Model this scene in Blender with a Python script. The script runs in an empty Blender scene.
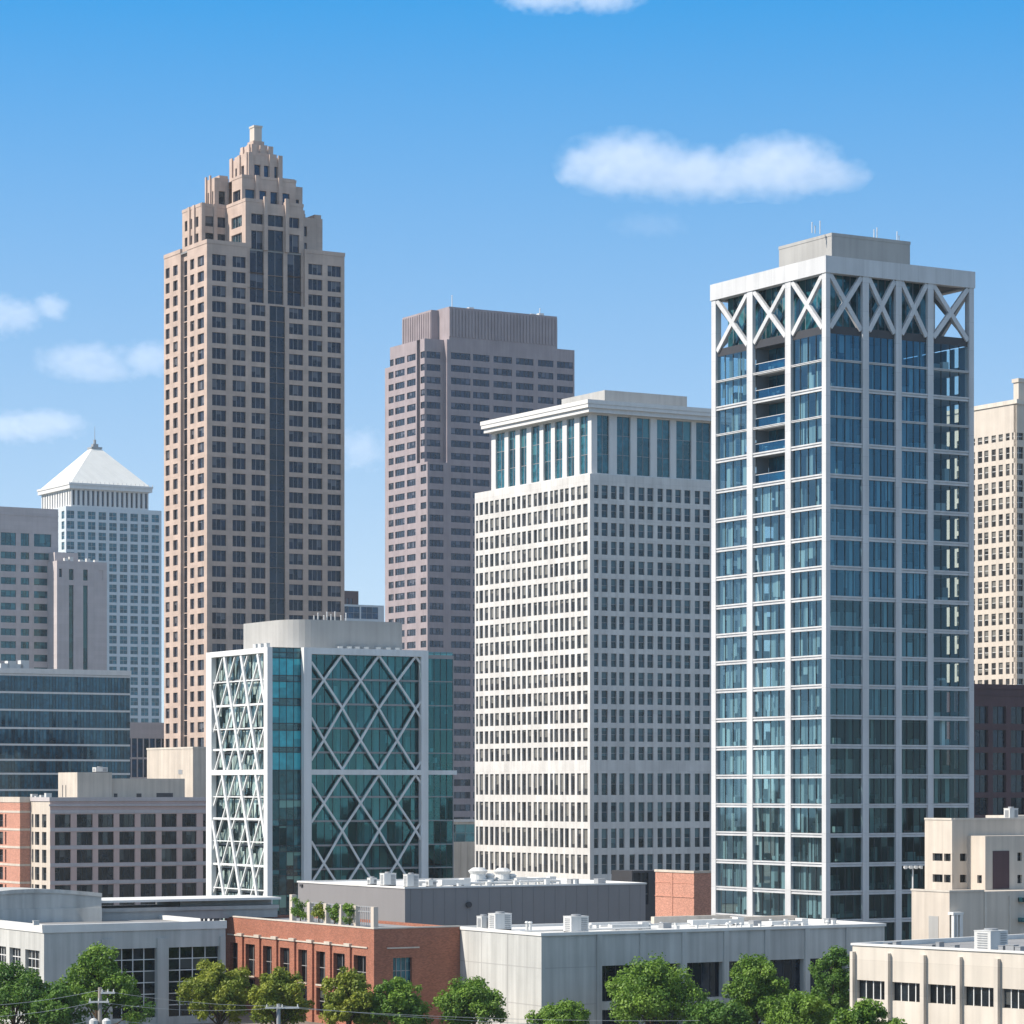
import bpy, math, random
from mathutils import Vector
random.seed(7)
C = bpy.context.scene
COL = C.collection

# ------------------------------------------------------------------ camera
F, H, HY = 3000.0, 24.0, 790.0          # focal length in pixels, eye height, horizon row
cam_d = bpy.data.cameras.new("camera")
cam = bpy.data.objects.new("camera", cam_d)
COL.objects.link(cam)
cam.location = (0, 0, H)
cam.rotation_euler = (math.radians(90), 0, 0)
cam_d.sensor_width = 36
cam_d.lens = 36 * F / 1024
cam_d.shift_y = (HY - 512) / 1024
cam_d.clip_start = 1
cam_d.clip_end = 30000
C.camera = cam

# ------------------------------------------------------------------ sky, sun, exposure
SUN_EL = math.radians(40)
SUN_AZ = Vector((-0.95, -0.31)).normalized()
SUN = Vector((SUN_AZ.x * math.cos(SUN_EL), SUN_AZ.y * math.cos(SUN_EL), math.sin(SUN_EL)))
W = bpy.data.worlds.new("World")
C.world = W
W.use_nodes = True
wn, wl = W.node_tree.nodes, W.node_tree.links
wn.clear()
tc = wn.new('ShaderNodeTexCoord')
ab = wn.new('ShaderNodeVectorMath'); ab.operation = 'ABSOLUTE'; sx_ = wn.new('ShaderNodeSeparateXYZ'); sx2 = wn.new('ShaderNodeSeparateXYZ'); cb = wn.new('ShaderNodeCombineXYZ')
mul = wn.new('ShaderNodeMath'); mul.operation = 'MULTIPLY_ADD'; mul.inputs[1].default_value = 2.2; mul.inputs[2].default_value = 0.06
nrm = wn.new('ShaderNodeVectorMath'); nrm.operation = 'NORMALIZE'
sky = wn.new('ShaderNodeTexSky'); sky.sky_type = 'NISHITA'; sky.sun_disc = False
sky.sun_elevation = SUN_EL; sky.sun_rotation = math.atan2(SUN.x, SUN.y)
sky.air_density = 1.0; sky.dust_density = 0.0; sky.ozone_density = 3.0
hs = wn.new('ShaderNodeHueSaturation'); hs.inputs['Saturation'].default_value = 1.18; hs.inputs['Hue'].default_value = 0.487; hs.inputs['Value'].default_value = 1.0
bg = wn.new('ShaderNodeBackground'); bg.inputs['Strength'].default_value = 0.12
wo = wn.new('ShaderNodeOutputWorld')
wl.new(tc.outputs['Generated'], ab.inputs[0]); wl.new(ab.outputs[0], sx_.inputs[0]); wl.new(tc.outputs['Generated'], sx2.inputs[0])
wl.new(sx_.outputs[2], mul.inputs[0]); wl.new(sx2.outputs[0], cb.inputs[0]); wl.new(sx2.outputs[1], cb.inputs[1]); wl.new(mul.outputs[0], cb.inputs[2]); wl.new(cb.outputs[0], nrm.inputs[0])
sat = wn.new('ShaderNodeMapRange'); sat.inputs[1].default_value = 0.05; sat.inputs[2].default_value = 0.27; sat.inputs[3].default_value = 0.70; sat.inputs[4].default_value = 1.4
wl.new(sx_.outputs[2], sat.inputs[0]); st2 = wn.new('ShaderNodeMapRange'); st2.inputs[1].default_value = 0.30; st2.inputs[2].default_value = 0.60; st2.inputs[3].default_value = 1.4; st2.inputs[4].default_value = 0.45
smin = wn.new('ShaderNodeMath'); smin.operation = 'MINIMUM'; wl.new(sx_.outputs[2], st2.inputs[0]); wl.new(sat.outputs[0], smin.inputs[0]); wl.new(st2.outputs[0], smin.inputs[1]); wl.new(smin.outputs[0], hs.inputs['Saturation'])
wl.new(nrm.outputs[0], sky.inputs['Vector'])
sv = wn.new('ShaderNodeSeparateColor'); sv.mode = 'HSV'; wl.new(sky.outputs[0], sv.inputs[0])      # even out the brightness, keep the hue
pw = wn.new('ShaderNodeMath'); pw.operation = 'POWER'; pw.inputs[1].default_value = -0.7; wl.new(sv.outputs[2], pw.inputs[0])
ev = wn.new('ShaderNodeVectorMath'); ev.operation = 'SCALE'; wl.new(sky.outputs[0], ev.inputs[0]); wl.new(pw.outputs[0], ev.inputs['Scale'])
k_ = wn.new('ShaderNodeVectorMath'); k_.operation = 'SCALE'; k_.inputs['Scale'].default_value = 2.95; wl.new(ev.outputs[0], k_.inputs[0])
wl.new(k_.outputs[0], hs.inputs['Color']); wl.new(hs.outputs[0], bg.inputs['Color']); wl.new(bg.outputs[0], wo.inputs['Surface'])
sl = bpy.data.lights.new("sun", 'SUN'); sl.energy = 3.9; sl.angle = math.radians(0.53); sl.color = (1.0, 0.91, 0.80)
so = bpy.data.objects.new("sun", sl); COL.objects.link(so)
so.rotation_euler = (-SUN).to_track_quat('-Z', 'Y').to_euler(); so.location = (-300, -100, 400)
C.view_settings.view_transform = 'Standard'; C.view_settings.look = 'None'
C.view_settings.exposure = 0.75; C.view_settings.gamma = 1.0
C.render.engine = 'CYCLES'
C.cycles.use_denoising = True
C.cycles.max_bounces = 8; C.cycles.diffuse_bounces = 3; C.cycles.glossy_bounces = 3
C.cycles.transparent_max_bounces = 16; C.cycles.volume_bounces = 4
C.cycles.caustics_reflective = False; C.cycles.caustics_refractive = False

# ------------------------------------------------------------------ materials
def newmat(name):
    m = bpy.data.materials.new(name); m.use_nodes = True
    n, l = m.node_tree.nodes, m.node_tree.links
    n.clear()
    out = n.new('ShaderNodeOutputMaterial')
    return m, n, l, out

def uvz(n, l):
    """wall coordinates: (x + y, z) in metres of the building's own frame"""
    t = n.new('ShaderNodeTexCoord'); s = n.new('ShaderNodeSeparateXYZ'); a = n.new('ShaderNodeMath'); a.operation = 'ADD'
    c = n.new('ShaderNodeCombineXYZ')
    l.new(t.outputs['Object'], s.inputs[0]); l.new(s.outputs[0], a.inputs[0]); l.new(s.outputs[1], a.inputs[1])
    l.new(a.outputs[0], c.inputs[0]); l.new(s.outputs[2], c.inputs[1])
    return t, c

def wallmat(name, col, var=0.10, streak=0.10, rough=0.85, joints=None, jdark=0.8, brick=None, metallic=0.0, spec=0.3):
    """stone / concrete / painted wall: cloudy tone, rain streaks, optional panel joints or bricks"""
    m, n, l, out = newmat(name)
    p = n.new('ShaderNodeBsdfPrincipled'); l.new(p.outputs[0], out.inputs[0])
    t, uv = uvz(n, l)
    n1 = n.new('ShaderNodeTexNoise'); n1.inputs['Scale'].default_value = 0.22; n1.inputs['Detail'].default_value = 6
    l.new(t.outputs['Object'], n1.inputs['Vector'])
    mp = n.new('ShaderNodeMapping'); mp.inputs['Scale'].default_value = (1.3, 0.05, 1)
    l.new(uv.outputs[0], mp.inputs[0])
    n2 = n.new('ShaderNodeTexNoise'); n2.inputs['Scale'].default_value = 1.0; n2.inputs['Detail'].default_value = 4
    l.new(mp.outputs[0], n2.inputs['Vector'])
    r1 = n.new('ShaderNodeMapRange'); r1.inputs[1].default_value = .3; r1.inputs[2].default_value = .7; r1.inputs[3].default_value = 1 - var; r1.inputs[4].default_value = 1 + var
    r2 = n.new('ShaderNodeMapRange'); r2.inputs[1].default_value = .35; r2.inputs[2].default_value = .75; r2.inputs[3].default_value = 1.0; r2.inputs[4].default_value = 1 - streak * 1.6
    l.new(n1.outputs[0], r1.inputs[0]); l.new(n2.outputs[0], r2.inputs[0])
    mm = n.new('ShaderNodeMath'); mm.operation = 'MULTIPLY'; l.new(r1.outputs[0], mm.inputs[0]); l.new(r2.outputs[0], mm.inputs[1])
    val = mm.outputs[0]
    base = n.new('ShaderNodeRGB'); base.outputs[0].default_value = (*col, 1); bc = base.outputs[0]
    if brick or joints:
        b = n.new('ShaderNodeTexBrick')
        bw, bh = brick or joints
        b.inputs['Scale'].default_value = 1.0
        b.inputs['Brick Width'].default_value = bw; b.inputs['Row Height'].default_value = bh
        b.inputs['Mortar Size'].default_value = 0.012 if brick else 0.03
        b.offset = 0.5 if brick else 0.0
        if brick:
            b.inputs['Color1'].default_value = (col[0] * 1.25, col[1] * 1.2, col[2] * 1.15, 1)
            b.inputs['Color2'].default_value = (col[0] * .75, col[1] * .72, col[2] * .7, 1)
            b.inputs['Mortar'].default_value = (.24, .14, .10, 1)
        else:
            b.inputs['Color1'].default_value = (*[c * 1.04 for c in col], 1); b.inputs['Color2'].default_value = (*[c * .95 for c in col], 1)
            b.inputs['Mortar'].default_value = (*[c * jdark for c in col], 1)
        l.new(uv.outputs[0], b.inputs['Vector']); bc = b.outputs['Color']
    mix = n.new('ShaderNodeVectorMath'); mix.operation = 'SCALE'; l.new(bc, mix.inputs[0]); l.new(val, mix.inputs['Scale'])
    l.new(mix.outputs[0], p.inputs['Base Color'])
    p.inputs['Roughness'].default_value = rough; p.inputs['Metallic'].default_value = metallic
    p.inputs['Specular IOR Level'].default_value = spec
    return m

def glassmat(name, dark, blind, frac=0.45, ior=1.8, tint=(1, 1, 1), rough=0.04, tilt=0.02, varamp=0.5):
    """window seen from outside: dim room behind, some blinds drawn part way, sky in the pane"""
    m, n, l, out = newmat(name)
    p = n.new('ShaderNodeBsdfPrincipled'); l.new(p.outputs[0], out.inputs[0])
    at = n.new('ShaderNodeAttribute'); at.attribute_name = 'rnd'
    uv = n.new('ShaderNodeUVMap')
    s = n.new('ShaderNodeSeparateXYZ'); l.new(uv.outputs[0], s.inputs[0])
    w1 = n.new('ShaderNodeTexWhiteNoise'); w1.noise_dimensions = '1D'; l.new(at.outputs['Fac'], w1.inputs['W'])
    sc = n.new('ShaderNodeSeparateColor'); l.new(w1.outputs['Color'], sc.inputs[0])
    # blind drop: drawn when v > drop
    drop = n.new('ShaderNodeMapRange'); drop.inputs[3].default_value = 0.15; drop.inputs[4].default_value = 0.95; l.new(sc.outputs[0], drop.inputs[0])
    gt = n.new('ShaderNodeMath'); gt.operation = 'GREATER_THAN'; l.new(s.outputs[1], gt.inputs[0]); l.new(drop.outputs[0], gt.inputs[1])
    has = n.new('ShaderNodeMath'); has.operation = 'LESS_THAN'; l.new(sc.outputs[1], has.inputs[0]); has.inputs[1].default_value = frac
    fac = n.new('ShaderNodeMath'); fac.operation = 'MULTIPLY'; l.new(gt.outputs[0], fac.inputs[0]); l.new(has.outputs[0], fac.inputs[1])
    nz = n.new('ShaderNodeTexNoise'); nz.inputs['Scale'].default_value = 0.9; nz.inputs['Detail'].default_value = 4
    t = n.new('ShaderNodeTexCoord'); l.new(t.outputs['Object'], nz.inputs['Vector'])
    v1 = n.new('ShaderNodeMapRange'); v1.inputs[1].default_value = .3; v1.inputs[2].default_value = .7; v1.inputs[3].default_value = 1 - varamp; v1.inputs[4].default_value = 1 + varamp; l.new(nz.outputs[0], v1.inputs[0])
    v2 = n.new('ShaderNodeMapRange'); v2.inputs[3].default_value = 1 - varamp; v2.inputs[4].default_value = 1 + varamp; l.new(sc.outputs[2], v2.inputs[0])
    vv = n.new('ShaderNodeMath'); vv.operation = 'MULTIPLY'; l.new(v1.outputs[0], vv.inputs[0]); l.new(v2.outputs[0], vv.inputs[1])
    dk = n.new('ShaderNodeVectorMath'); dk.operation = 'SCALE'; dk.inputs[0].default_value = dark; l.new(vv.outputs[0], dk.inputs['Scale'])
    mx = n.new('ShaderNodeMix'); mx.data_type = 'RGBA'; l.new(fac.outputs[0], mx.inputs[0]); l.new(dk.outputs[0], mx.inputs[6]); mx.inputs[7].default_value = (*blind, 1)
    l.new(mx.outputs[2], p.inputs['Base Color'])
    g = n.new('ShaderNodeNewGeometry')
    w2 = n.new('ShaderNodeTexWhiteNoise'); w2.noise_dimensions = '1D'
    ad = n.new('ShaderNodeMath'); ad.operation = 'ADD'; ad.inputs[1].default_value = 3.7; l.new(at.outputs['Fac'], ad.inputs[0]); l.new(ad.outputs[0], w2.inputs['W'])
    sb = n.new('ShaderNodeVectorMath'); sb.operation = 'SUBTRACT'; sb.inputs[1].default_value = (.5, .5, .5); l.new(w2.outputs['Color'], sb.inputs[0])
    sk = n.new('ShaderNodeVectorMath'); sk.operation = 'SCALE'; sk.inputs['Scale'].default_value = tilt; l.new(sb.outputs[0], sk.inputs[0])
    an = n.new('ShaderNodeVectorMath'); an.operation = 'ADD'; l.new(g.outputs['Normal'], an.inputs[0]); l.new(sk.outputs[0], an.inputs[1])
    nn = n.new('ShaderNodeVectorMath'); nn.operation = 'NORMALIZE'; l.new(an.outputs[0], nn.inputs[0]); l.new(nn.outputs[0], p.inputs['Normal'])
    p.inputs['Roughness'].default_value = rough; p.inputs['IOR'].default_value = ior; p.inputs['Specular Tint'].default_value = (*tint, 1)
    return m

def seeglass(name, trans, refl, ior=1.9, base=0.05, tilt=0.015):
    """real see-through glazing: tinted transmission plus sky reflection"""
    m, n, l, out = newmat(name)
    at = n.new('ShaderNodeAttribute'); at.attribute_name = 'rnd'
    w2 = n.new('ShaderNodeTexWhiteNoise'); w2.noise_dimensions = '1D'; l.new(at.outputs['Fac'], w2.inputs['W'])
    g = n.new('ShaderNodeNewGeometry')
    sb = n.new('ShaderNodeVectorMath'); sb.operation = 'SUBTRACT'; sb.inputs[1].default_value = (.5, .5, .5); l.new(w2.outputs['Color'], sb.inputs[0])
    sk = n.new('ShaderNodeVectorMath'); sk.operation = 'SCALE'; sk.inputs['Scale'].default_value = tilt; l.new(sb.outputs[0], sk.inputs[0])
    an = n.new('ShaderNodeVectorMath'); an.operation = 'ADD'; l.new(g.outputs['Normal'], an.inputs[0]); l.new(sk.outputs[0], an.inputs[1])
    nn = n.new('ShaderNodeVectorMath'); nn.operation = 'NORMALIZE'; l.new(an.outputs[0], nn.inputs[0])
    tr = n.new('ShaderNodeBsdfTransparent'); tr.inputs[0].default_value = (*trans, 1)
    gl = n.new('ShaderNodeBsdfGlossy'); gl.inputs[0].default_value = (*refl, 1); gl.inputs['Roughness'].default_value = 0.02
    l.new(nn.outputs[0], gl.inputs['Normal'])
    f0 = ((ior - 1) / (ior + 1)) ** 2                        # thin pane: same from both sides
    lw = n.new('ShaderNodeLayerWeight'); lw.inputs['Blend'].default_value = 0.5
    p5 = n.new('ShaderNodeMath'); p5.operation = 'POWER'; p5.inputs[1].default_value = 5.0; l.new(lw.outputs['Facing'], p5.inputs[0])
    fr = n.new('ShaderNodeMath'); fr.operation = 'MULTIPLY_ADD'; fr.inputs[1].default_value = 1 - f0; fr.inputs[2].default_value = f0; l.new(p5.outputs[0], fr.inputs[0])
    ad = n.new('ShaderNodeMath'); ad.operation = 'ADD'; ad.use_clamp = True; ad.inputs[1].default_value = base; l.new(fr.outputs[0], ad.inputs[0])
    mx = n.new('ShaderNodeMixShader'); l.new(ad.outputs[0], mx.inputs[0]); l.new(tr.outputs[0], mx.inputs[1]); l.new(gl.outputs[0], mx.inputs[2])
    l.new(mx.outputs[0], out.inputs[0])
    return m

def plain(name, col, rough=0.6, metallic=0.0, var=0.06):
    return wallmat(name, col, var=var, streak=var, rough=rough, metallic=metallic)

def randcol(name, c1, c2, rough=0.9):
    """cloth / blind colours drawn at random per strip (face attribute)"""
    m, n, l, out = newmat(name)
    p = n.new('ShaderNodeBsdfPrincipled'); l.new(p.outputs[0], out.inputs[0])
    at = n.new('ShaderNodeAttribute'); at.attribute_name = 'rnd'
    w = n.new('ShaderNodeTexWhiteNoise'); w.noise_dimensions = '1D'; l.new(at.outputs['Fac'], w.inputs['W'])
    mx = n.new('ShaderNodeMix'); mx.data_type = 'RGBA'; l.new(w.outputs['Value'], mx.inputs[0]); mx.inputs[6].default_value = (*c1, 1); mx.inputs[7].default_value = (*c2, 1)
    l.new(mx.outputs[2], p.inputs['Base Color']); p.inputs['Roughness'].default_value = rough
    return m

def leafmat(name, c1, c2):
    m, n, l, out = newmat(name)
    at = n.new('ShaderNodeAttribute'); at.attribute_name = 'rnd'
    mx = n.new('ShaderNodeMix'); mx.data_type = 'RGBA'; l.new(at.outputs['Fac'], mx.inputs[0]); mx.inputs[6].default_value = (*c1, 1); mx.inputs[7].default_value = (*c2, 1)
    d = n.new('ShaderNodeBsdfDiffuse'); l.new(mx.outputs[2], d.inputs[0])
    t = n.new('ShaderNodeBsdfTranslucent'); l.new(mx.outputs[2], t.inputs[0])
    g = n.new('ShaderNodeBsdfGlossy'); g.inputs['Roughness'].default_value = .6; g.inputs[0].default_value = (1, 1, 1, 1)
    a = n.new('ShaderNodeMixShader'); a.inputs[0].default_value = .35; l.new(d.outputs[0], a.inputs[1]); l.new(t.outputs[0], a.inputs[2])
    b = n.new('ShaderNodeMixShader'); b.inputs[0].default_value = .025; l.new(a.outputs[0], b.inputs[1]); l.new(g.outputs[0], b.inputs[2])
    l.new(b.outputs[0], out.inputs[0])
    return m

M = {
 'stone': wallmat('brown_stone', (.47, .365, .305), var=.12, streak=.08, joints=(1.9, 1.3), jdark=.9),
 'granite': wallmat('mauve_granite', (.315, .268, .278), var=.10, streak=.10),
 'white': wallmat('white_precast', (.585, .57, .545), var=.10, streak=.10, joints=(2.2, 4.0), jdark=.85),
 'whitetrim': wallmat('white_trim', (.64, .63, .61), var=.04, streak=.06),
 'alu': wallmat('pale_frame', (.56, .565, .57), var=.06, streak=.10, rough=.55, joints=(2.9, 3.7), jdark=.82),
 'diag': wallmat('white_steel', (.70, .71, .70), var=.05, streak=.08, rough=.5),
 'cream': wallmat('cream_stone', (.55, .49, .42), var=.07, streak=.08),
 'maroon': wallmat('maroon_stone', (.085, .052, .058), var=.12, streak=.1),
 'beige': wallmat('beige_stucco', (.56, .495, .42), var=.08, streak=.14),
 'beigeplain': wallmat('cream_panel', (.58, .53, .46), var=.07, streak=.12, joints=(40, 2.9), jdark=.9),
 'conc': wallmat('concrete_panel', (.50, .50, .475), var=.10, streak=.20),
 'concj': wallmat('concrete_wall_joints', (.62, .61, .58), var=.06, streak=.09, joints=(5.2, 5.3), jdark=.72),
 'brick': wallmat('red_brick', (.37, .14, .09), var=.10, streak=.06, brick=(.24, .085)),
 'pinkbrick': wallmat('salmon_brick', (.60, .30, .225), var=.07, streak=.05, brick=(.24, .085)),
 'slate': wallmat('grey_metal_cladding', (.225, .215, .215), var=.03, streak=.03, rough=.6),
 'greyconc': wallmat('light_grey_render', (.38, .375, .36), var=.06, streak=.10),
 'apt': wallmat('brown_render', (.55, .40, .36), var=.06, streak=.06),
 'palestone': wallmat('pale_mauve_stone', (.47, .43, .43), var=.06, streak=.06, joints=(6, 1.3), jdark=.92),
 'bluewhite': wallmat('pale_blue_panel', (.52, .57, .60), var=.05, streak=.05),
 'roofw': wallmat('white_roof_membrane', (.66, .65, .62), var=.12, streak=.04),
 'roofg': wallmat('grey_roof', (.25, .25, .25), var=.12, streak=.04),
 'roofmetal': wallmat('white_metal_roof', (.72, .71, .66), var=.04, streak=.06, rough=.45),
 'hvac': wallmat('unit_casing', (.62, .62, .60), var=.06, streak=.10, rough=.5),
 'dark': plain('dark_metal', (.05, .05, .055), rough=.5),
 'grey': plain('grey_metal', (.30, .31, .32), rough=.5),
 'wood': plain('weathered_pole', (.30, .27, .24), rough=.9),
 'bark': plain('bark', (.09, .065, .045), rough=.95, var=.2),
 'wire': plain('wire_sheath', (.45, .45, .45), rough=.5),
 'mull': plain('grey_mullion', (.30, .29, .29), rough=.5),
 'mulld': plain('dark_mullion', (.04, .045, .05), rough=.5),
 'mullw': plain('white_mullion', (.66, .66, .64), rough=.5),
 'asphalt': plain('asphalt', (.05, .05, .052), rough=.95, var=.15),
 'pave': plain('pavement_concrete', (.20, .18, .15), rough=.95, var=.1),
 'ground': plain('ground_earth', (.08, .085, .06), rough=1.0, var=.25),
 'paint': plain('road_paint', (.75, .73, .66), rough=.8),
 # windows
 'g_stone': glassmat('window_tinted', (.009, .012, .022), (.10, .10, .11), frac=.30, ior=1.45, tint=(.55, .75, 1), varamp=.6),
 'g_dark': glassmat('window_black_glass', (.008, .012, .020), (.02, .02, .02), frac=.1, ior=1.5, tint=(.6, .8, 1)),
 'g_granite': glassmat('window_grey', (.018, .022, .032), (.10, .10, .12), frac=.3, ior=1.65, tint=(.6, .75, 1)),
 'g_white': glassmat('window_bluegreen', (.014, .036, .050), (.06, .11, .13), frac=.45, ior=1.55, tint=(.6, .85, 1), varamp=.6),
 'g_teal': glassmat('window_teal', (.010, .060, .078), (.04, .14, .16), frac=.3, ior=1.8, tint=(.5, .9, 1), varamp=.6),
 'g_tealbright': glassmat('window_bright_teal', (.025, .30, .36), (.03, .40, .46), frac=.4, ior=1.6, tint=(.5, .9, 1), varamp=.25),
 'g_blue': glassmat('window_navy', (.005, .028, .062), (.015, .06, .11), frac=.3, ior=1.55, tint=(.4, .7, 1), varamp=.7),
 'g_pale': glassmat('window_pale_teal', (.010, .075, .11), (.03, .12, .16), frac=.35, ior=1.6, tint=(.45, .85, 1)),
 'g_apt': glassmat('window_apartment', (.006, .009, .012), (.07, .075, .075), frac=.22, ior=1.5, tint=(.8, .9, 1), varamp=.8),
 'g_lit': glassmat('window_drawn_blinds', (.035, .035, .035), (.17, .165, .15), frac=.75, ior=1.5, varamp=.5),
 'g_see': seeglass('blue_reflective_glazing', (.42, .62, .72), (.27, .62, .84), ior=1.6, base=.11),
 'g_slot': seeglass('clear_corner_glazing', (.86, .95, .97), (.34, .66, .85), ior=1.5, base=.03),
 'g_navy': glassmat('window_banded_blue', (.010, .050, .080), (.025, .09, .13), frac=.3, ior=1.65, tint=(.5, .8, 1), varamp=.6),
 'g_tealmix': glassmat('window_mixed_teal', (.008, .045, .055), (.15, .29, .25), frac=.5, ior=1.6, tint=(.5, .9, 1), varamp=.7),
 'g_seem': seeglass('glazing_reflection_dimmed_mid', (.46, .64, .70), (.34, .66, .82), ior=1.55, base=.07),  # same glass as g_see, sky reflection dimmed by hand for the middle floors
 'g_seel': seeglass('glazing_reflection_dimmed_low', (.44, .58, .58), (.4, .65, .75), ior=1.5, base=.015),  # lowest floors: darker city reflection put into the glass colour and strength
 'g_seeg': seeglass('clear_green_glazing', (.36, .66, .68), (.25, .72, .80), ior=1.5, base=.08),
 'g_side': seeglass('clear_pale_glazing', (.80, .88, .86), (.55, .85, .95), ior=1.5, base=.08),
 'g_home': seeglass('tinted_home_glazing', (.56, .70, .74), (.48, .78, .95), ior=1.55, base=.13),
 'curtain': randcol('curtain_cloth', (.06, .09, .10), (.52, .60, .58)),
 'blind': randcol('pale_blind_cloth', (.30, .34, .33), (.78, .80, .78)),
 'curtaind': randcol('curtain_grey', (.05, .07, .09), (.22, .26, .30)),
 'slabm': plain('floor_edge', (.30, .31, .32), rough=.8),
 'corem': plain('lift_core', (.16, .18, .20), rough=.8),
}

# ------------------------------------------------------------------ mesh helpers
class MB:
    def __init__(s): s.v = []; s.f = []; s.m = []; s.r = []; s.uv = []
    def quad(s, a, b, c, d, n=None, mi=0, r=0.0, uv=None):
        p = [Vector(x) for x in (a, b, c, d)]
        uv = uv or [(0, 0), (1, 0), (1, 1), (0, 1)]
        if n is not None and (p[1] - p[0]).cross(p[2] - p[0]).dot(Vector(n)) < 0:
            p.reverse(); uv = uv[::-1]
        i = len(s.v); s.v += [tuple(x) for x in p]; s.f.append((i, i + 1, i + 2, i + 3)); s.m.append(mi); s.r.append(r); s.uv += uv
    def tri(s, a, b, c, mi=0, r=0.0):
        i = len(s.v); s.v += [tuple(a), tuple(b), tuple(c)]; s.f.append((i, i + 1, i + 2)); s.m.append(mi); s.r.append(r); s.uv += [(0, 0), (1, 0), (.5, 1)]
    def poly(s, pts, mi=0, r=0.0):
        i = len(s.v); s.v += [tuple(p) for p in pts]; s.f.append(tuple(range(i, i + len(pts)))); s.m.append(mi); s.r.append(r); s.uv += [(0, 0)] * len(pts)
    def box(s, x0, x1, y0, y1, z0, z1, mi=0, r=None, skip=''):
        if r is None: r = random.random()
        A, B, Cc, D = (x0, y0), (x1, y0), (x1, y1), (x0, y1)
        if 'f' not in skip: s.quad((*A, z0), (*B, z0), (*B, z1), (*A, z1), (0, -1, 0), mi, r)
        if 'k' not in skip: s.quad((*D, z0), (*Cc, z0), (*Cc, z1), (*D, z1), (0, 1, 0), mi, r)
        if 'l' not in skip: s.quad((*A, z0), (*D, z0), (*D, z1), (*A, z1), (-1, 0, 0), mi, r)
        if 'r' not in skip: s.quad((*B, z0), (*Cc, z0), (*Cc, z1), (*B, z1), (1, 0, 0), mi, r)
        if 't' not in skip: s.quad((*A, z1), (*B, z1), (*Cc, z1), (*D, z1), (0, 0, 1), mi, r)
        if 'b' not in skip: s.quad((*A, z0), (*B, z0), (*Cc, z0), (*D, z0), (0, 0, -1), mi, r)
    def bar(s, p, q, w, d, n, mi=0):
        """square bar from p to q, width w across, depth d along n"""
        p, q, n = Vector(p), Vector(q), Vector(n).normalized()
        t = (q - p).normalized(); sd = t.cross(n).normalized() * (w / 2); nn = n * d
        a = [p - sd, p + sd, p + sd + nn, p - sd + nn]; b = [x + (q - p) for x in a]
        for k in range(4):
            s.quad(a[k], a[(k + 1) % 4], b[(k + 1) % 4], b[k], None, mi)
        s.quad(*a, None, mi); s.quad(*b, None, mi)
    def tube(s, pts, rad, k=8, mi=0, cap=True):
        pts = [Vector(p) for p in pts]
        rad = rad if isinstance(rad, (list, tuple)) else [rad] * len(pts)
        rings = []
        for i, p in enumerate(pts):
            t = (pts[min(i + 1, len(pts) - 1)] - pts[max(i - 1, 0)]).normalized()
            u = t.orthogonal().normalized() if abs(t.z) < .99 else Vector((1, 0, 0)); w = t.cross(u).normalized(); u = w.cross(t)
            rings.append([p + (u * math.cos(2 * math.pi * j / k) + w * math.sin(2 * math.pi * j / k)) * rad[i] for j in range(k)])
        for a, b in zip(rings, rings[1:]):
            for j in range(k):
                s.quad(a[j], a[(j + 1) % k], b[(j + 1) % k], b[j], None, mi)
        if cap: s.poly(rings[0][::-1], mi); s.poly(rings[-1], mi)
    def build(s, name, mats, parent=None, smooth=False):
        me = bpy.data.meshes.new(name); me.from_pydata(s.v, [], s.f)
        for m in (mats if isinstance(mats, (list, tuple)) else [mats]): me.materials.append(m)
        me.polygons.foreach_set('material_index', s.m)
        at = me.attributes.new('rnd', 'FLOAT', 'FACE'); at.data.foreach_set('value', s.r)
        ul = me.uv_layers.new(name='UVMap'); ul.data.foreach_set('uv', [c for u in s.uv for c in u])
        if smooth: me.polygons.foreach_set('use_smooth', [True] * len(s.f))
        me.update()
        o = bpy.data.objects.new(name, me); COL.objects.link(o)
        if parent is not None: o.parent = parent
        return o

def tag(o, label=None, cat=None, group=None, kind=None):
    if label: o['label'] = label
    if cat: o['category'] = cat
    if group: o['group'] = group
    if kind: o['kind'] = kind
    return o

def thing(name, label, cat, loc=(0, 0, 0), rz=0.0, group=None):
    o = bpy.data.objects.new(name, None); COL.objects.link(o)
    o.location = loc; o.rotation_euler = (0, 0, rz); o.empty_display_size = 2
    return tag(o, label, cat, group)

def copy_tree(src, label=None, loc=None, rz=None):
    r = src.copy(); COL.objects.link(r)
    if label: r['label'] = label
    if loc is not None: r.location = loc
    if rz is not None: r.rotation_euler = (0, 0, rz)
    for ch in list(src.children):
        c = ch.copy(); COL.objects.link(c); c.parent = r
        for g in list(ch.children):
            d = g.copy(); COL.objects.link(d); d.parent = c
    return r

def Wpt(px, py, Y):
    return Vector(((px - 512) / F * Y, Y, H + (HY - py) / F * Y))

TH = math.radians(30.4)

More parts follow.
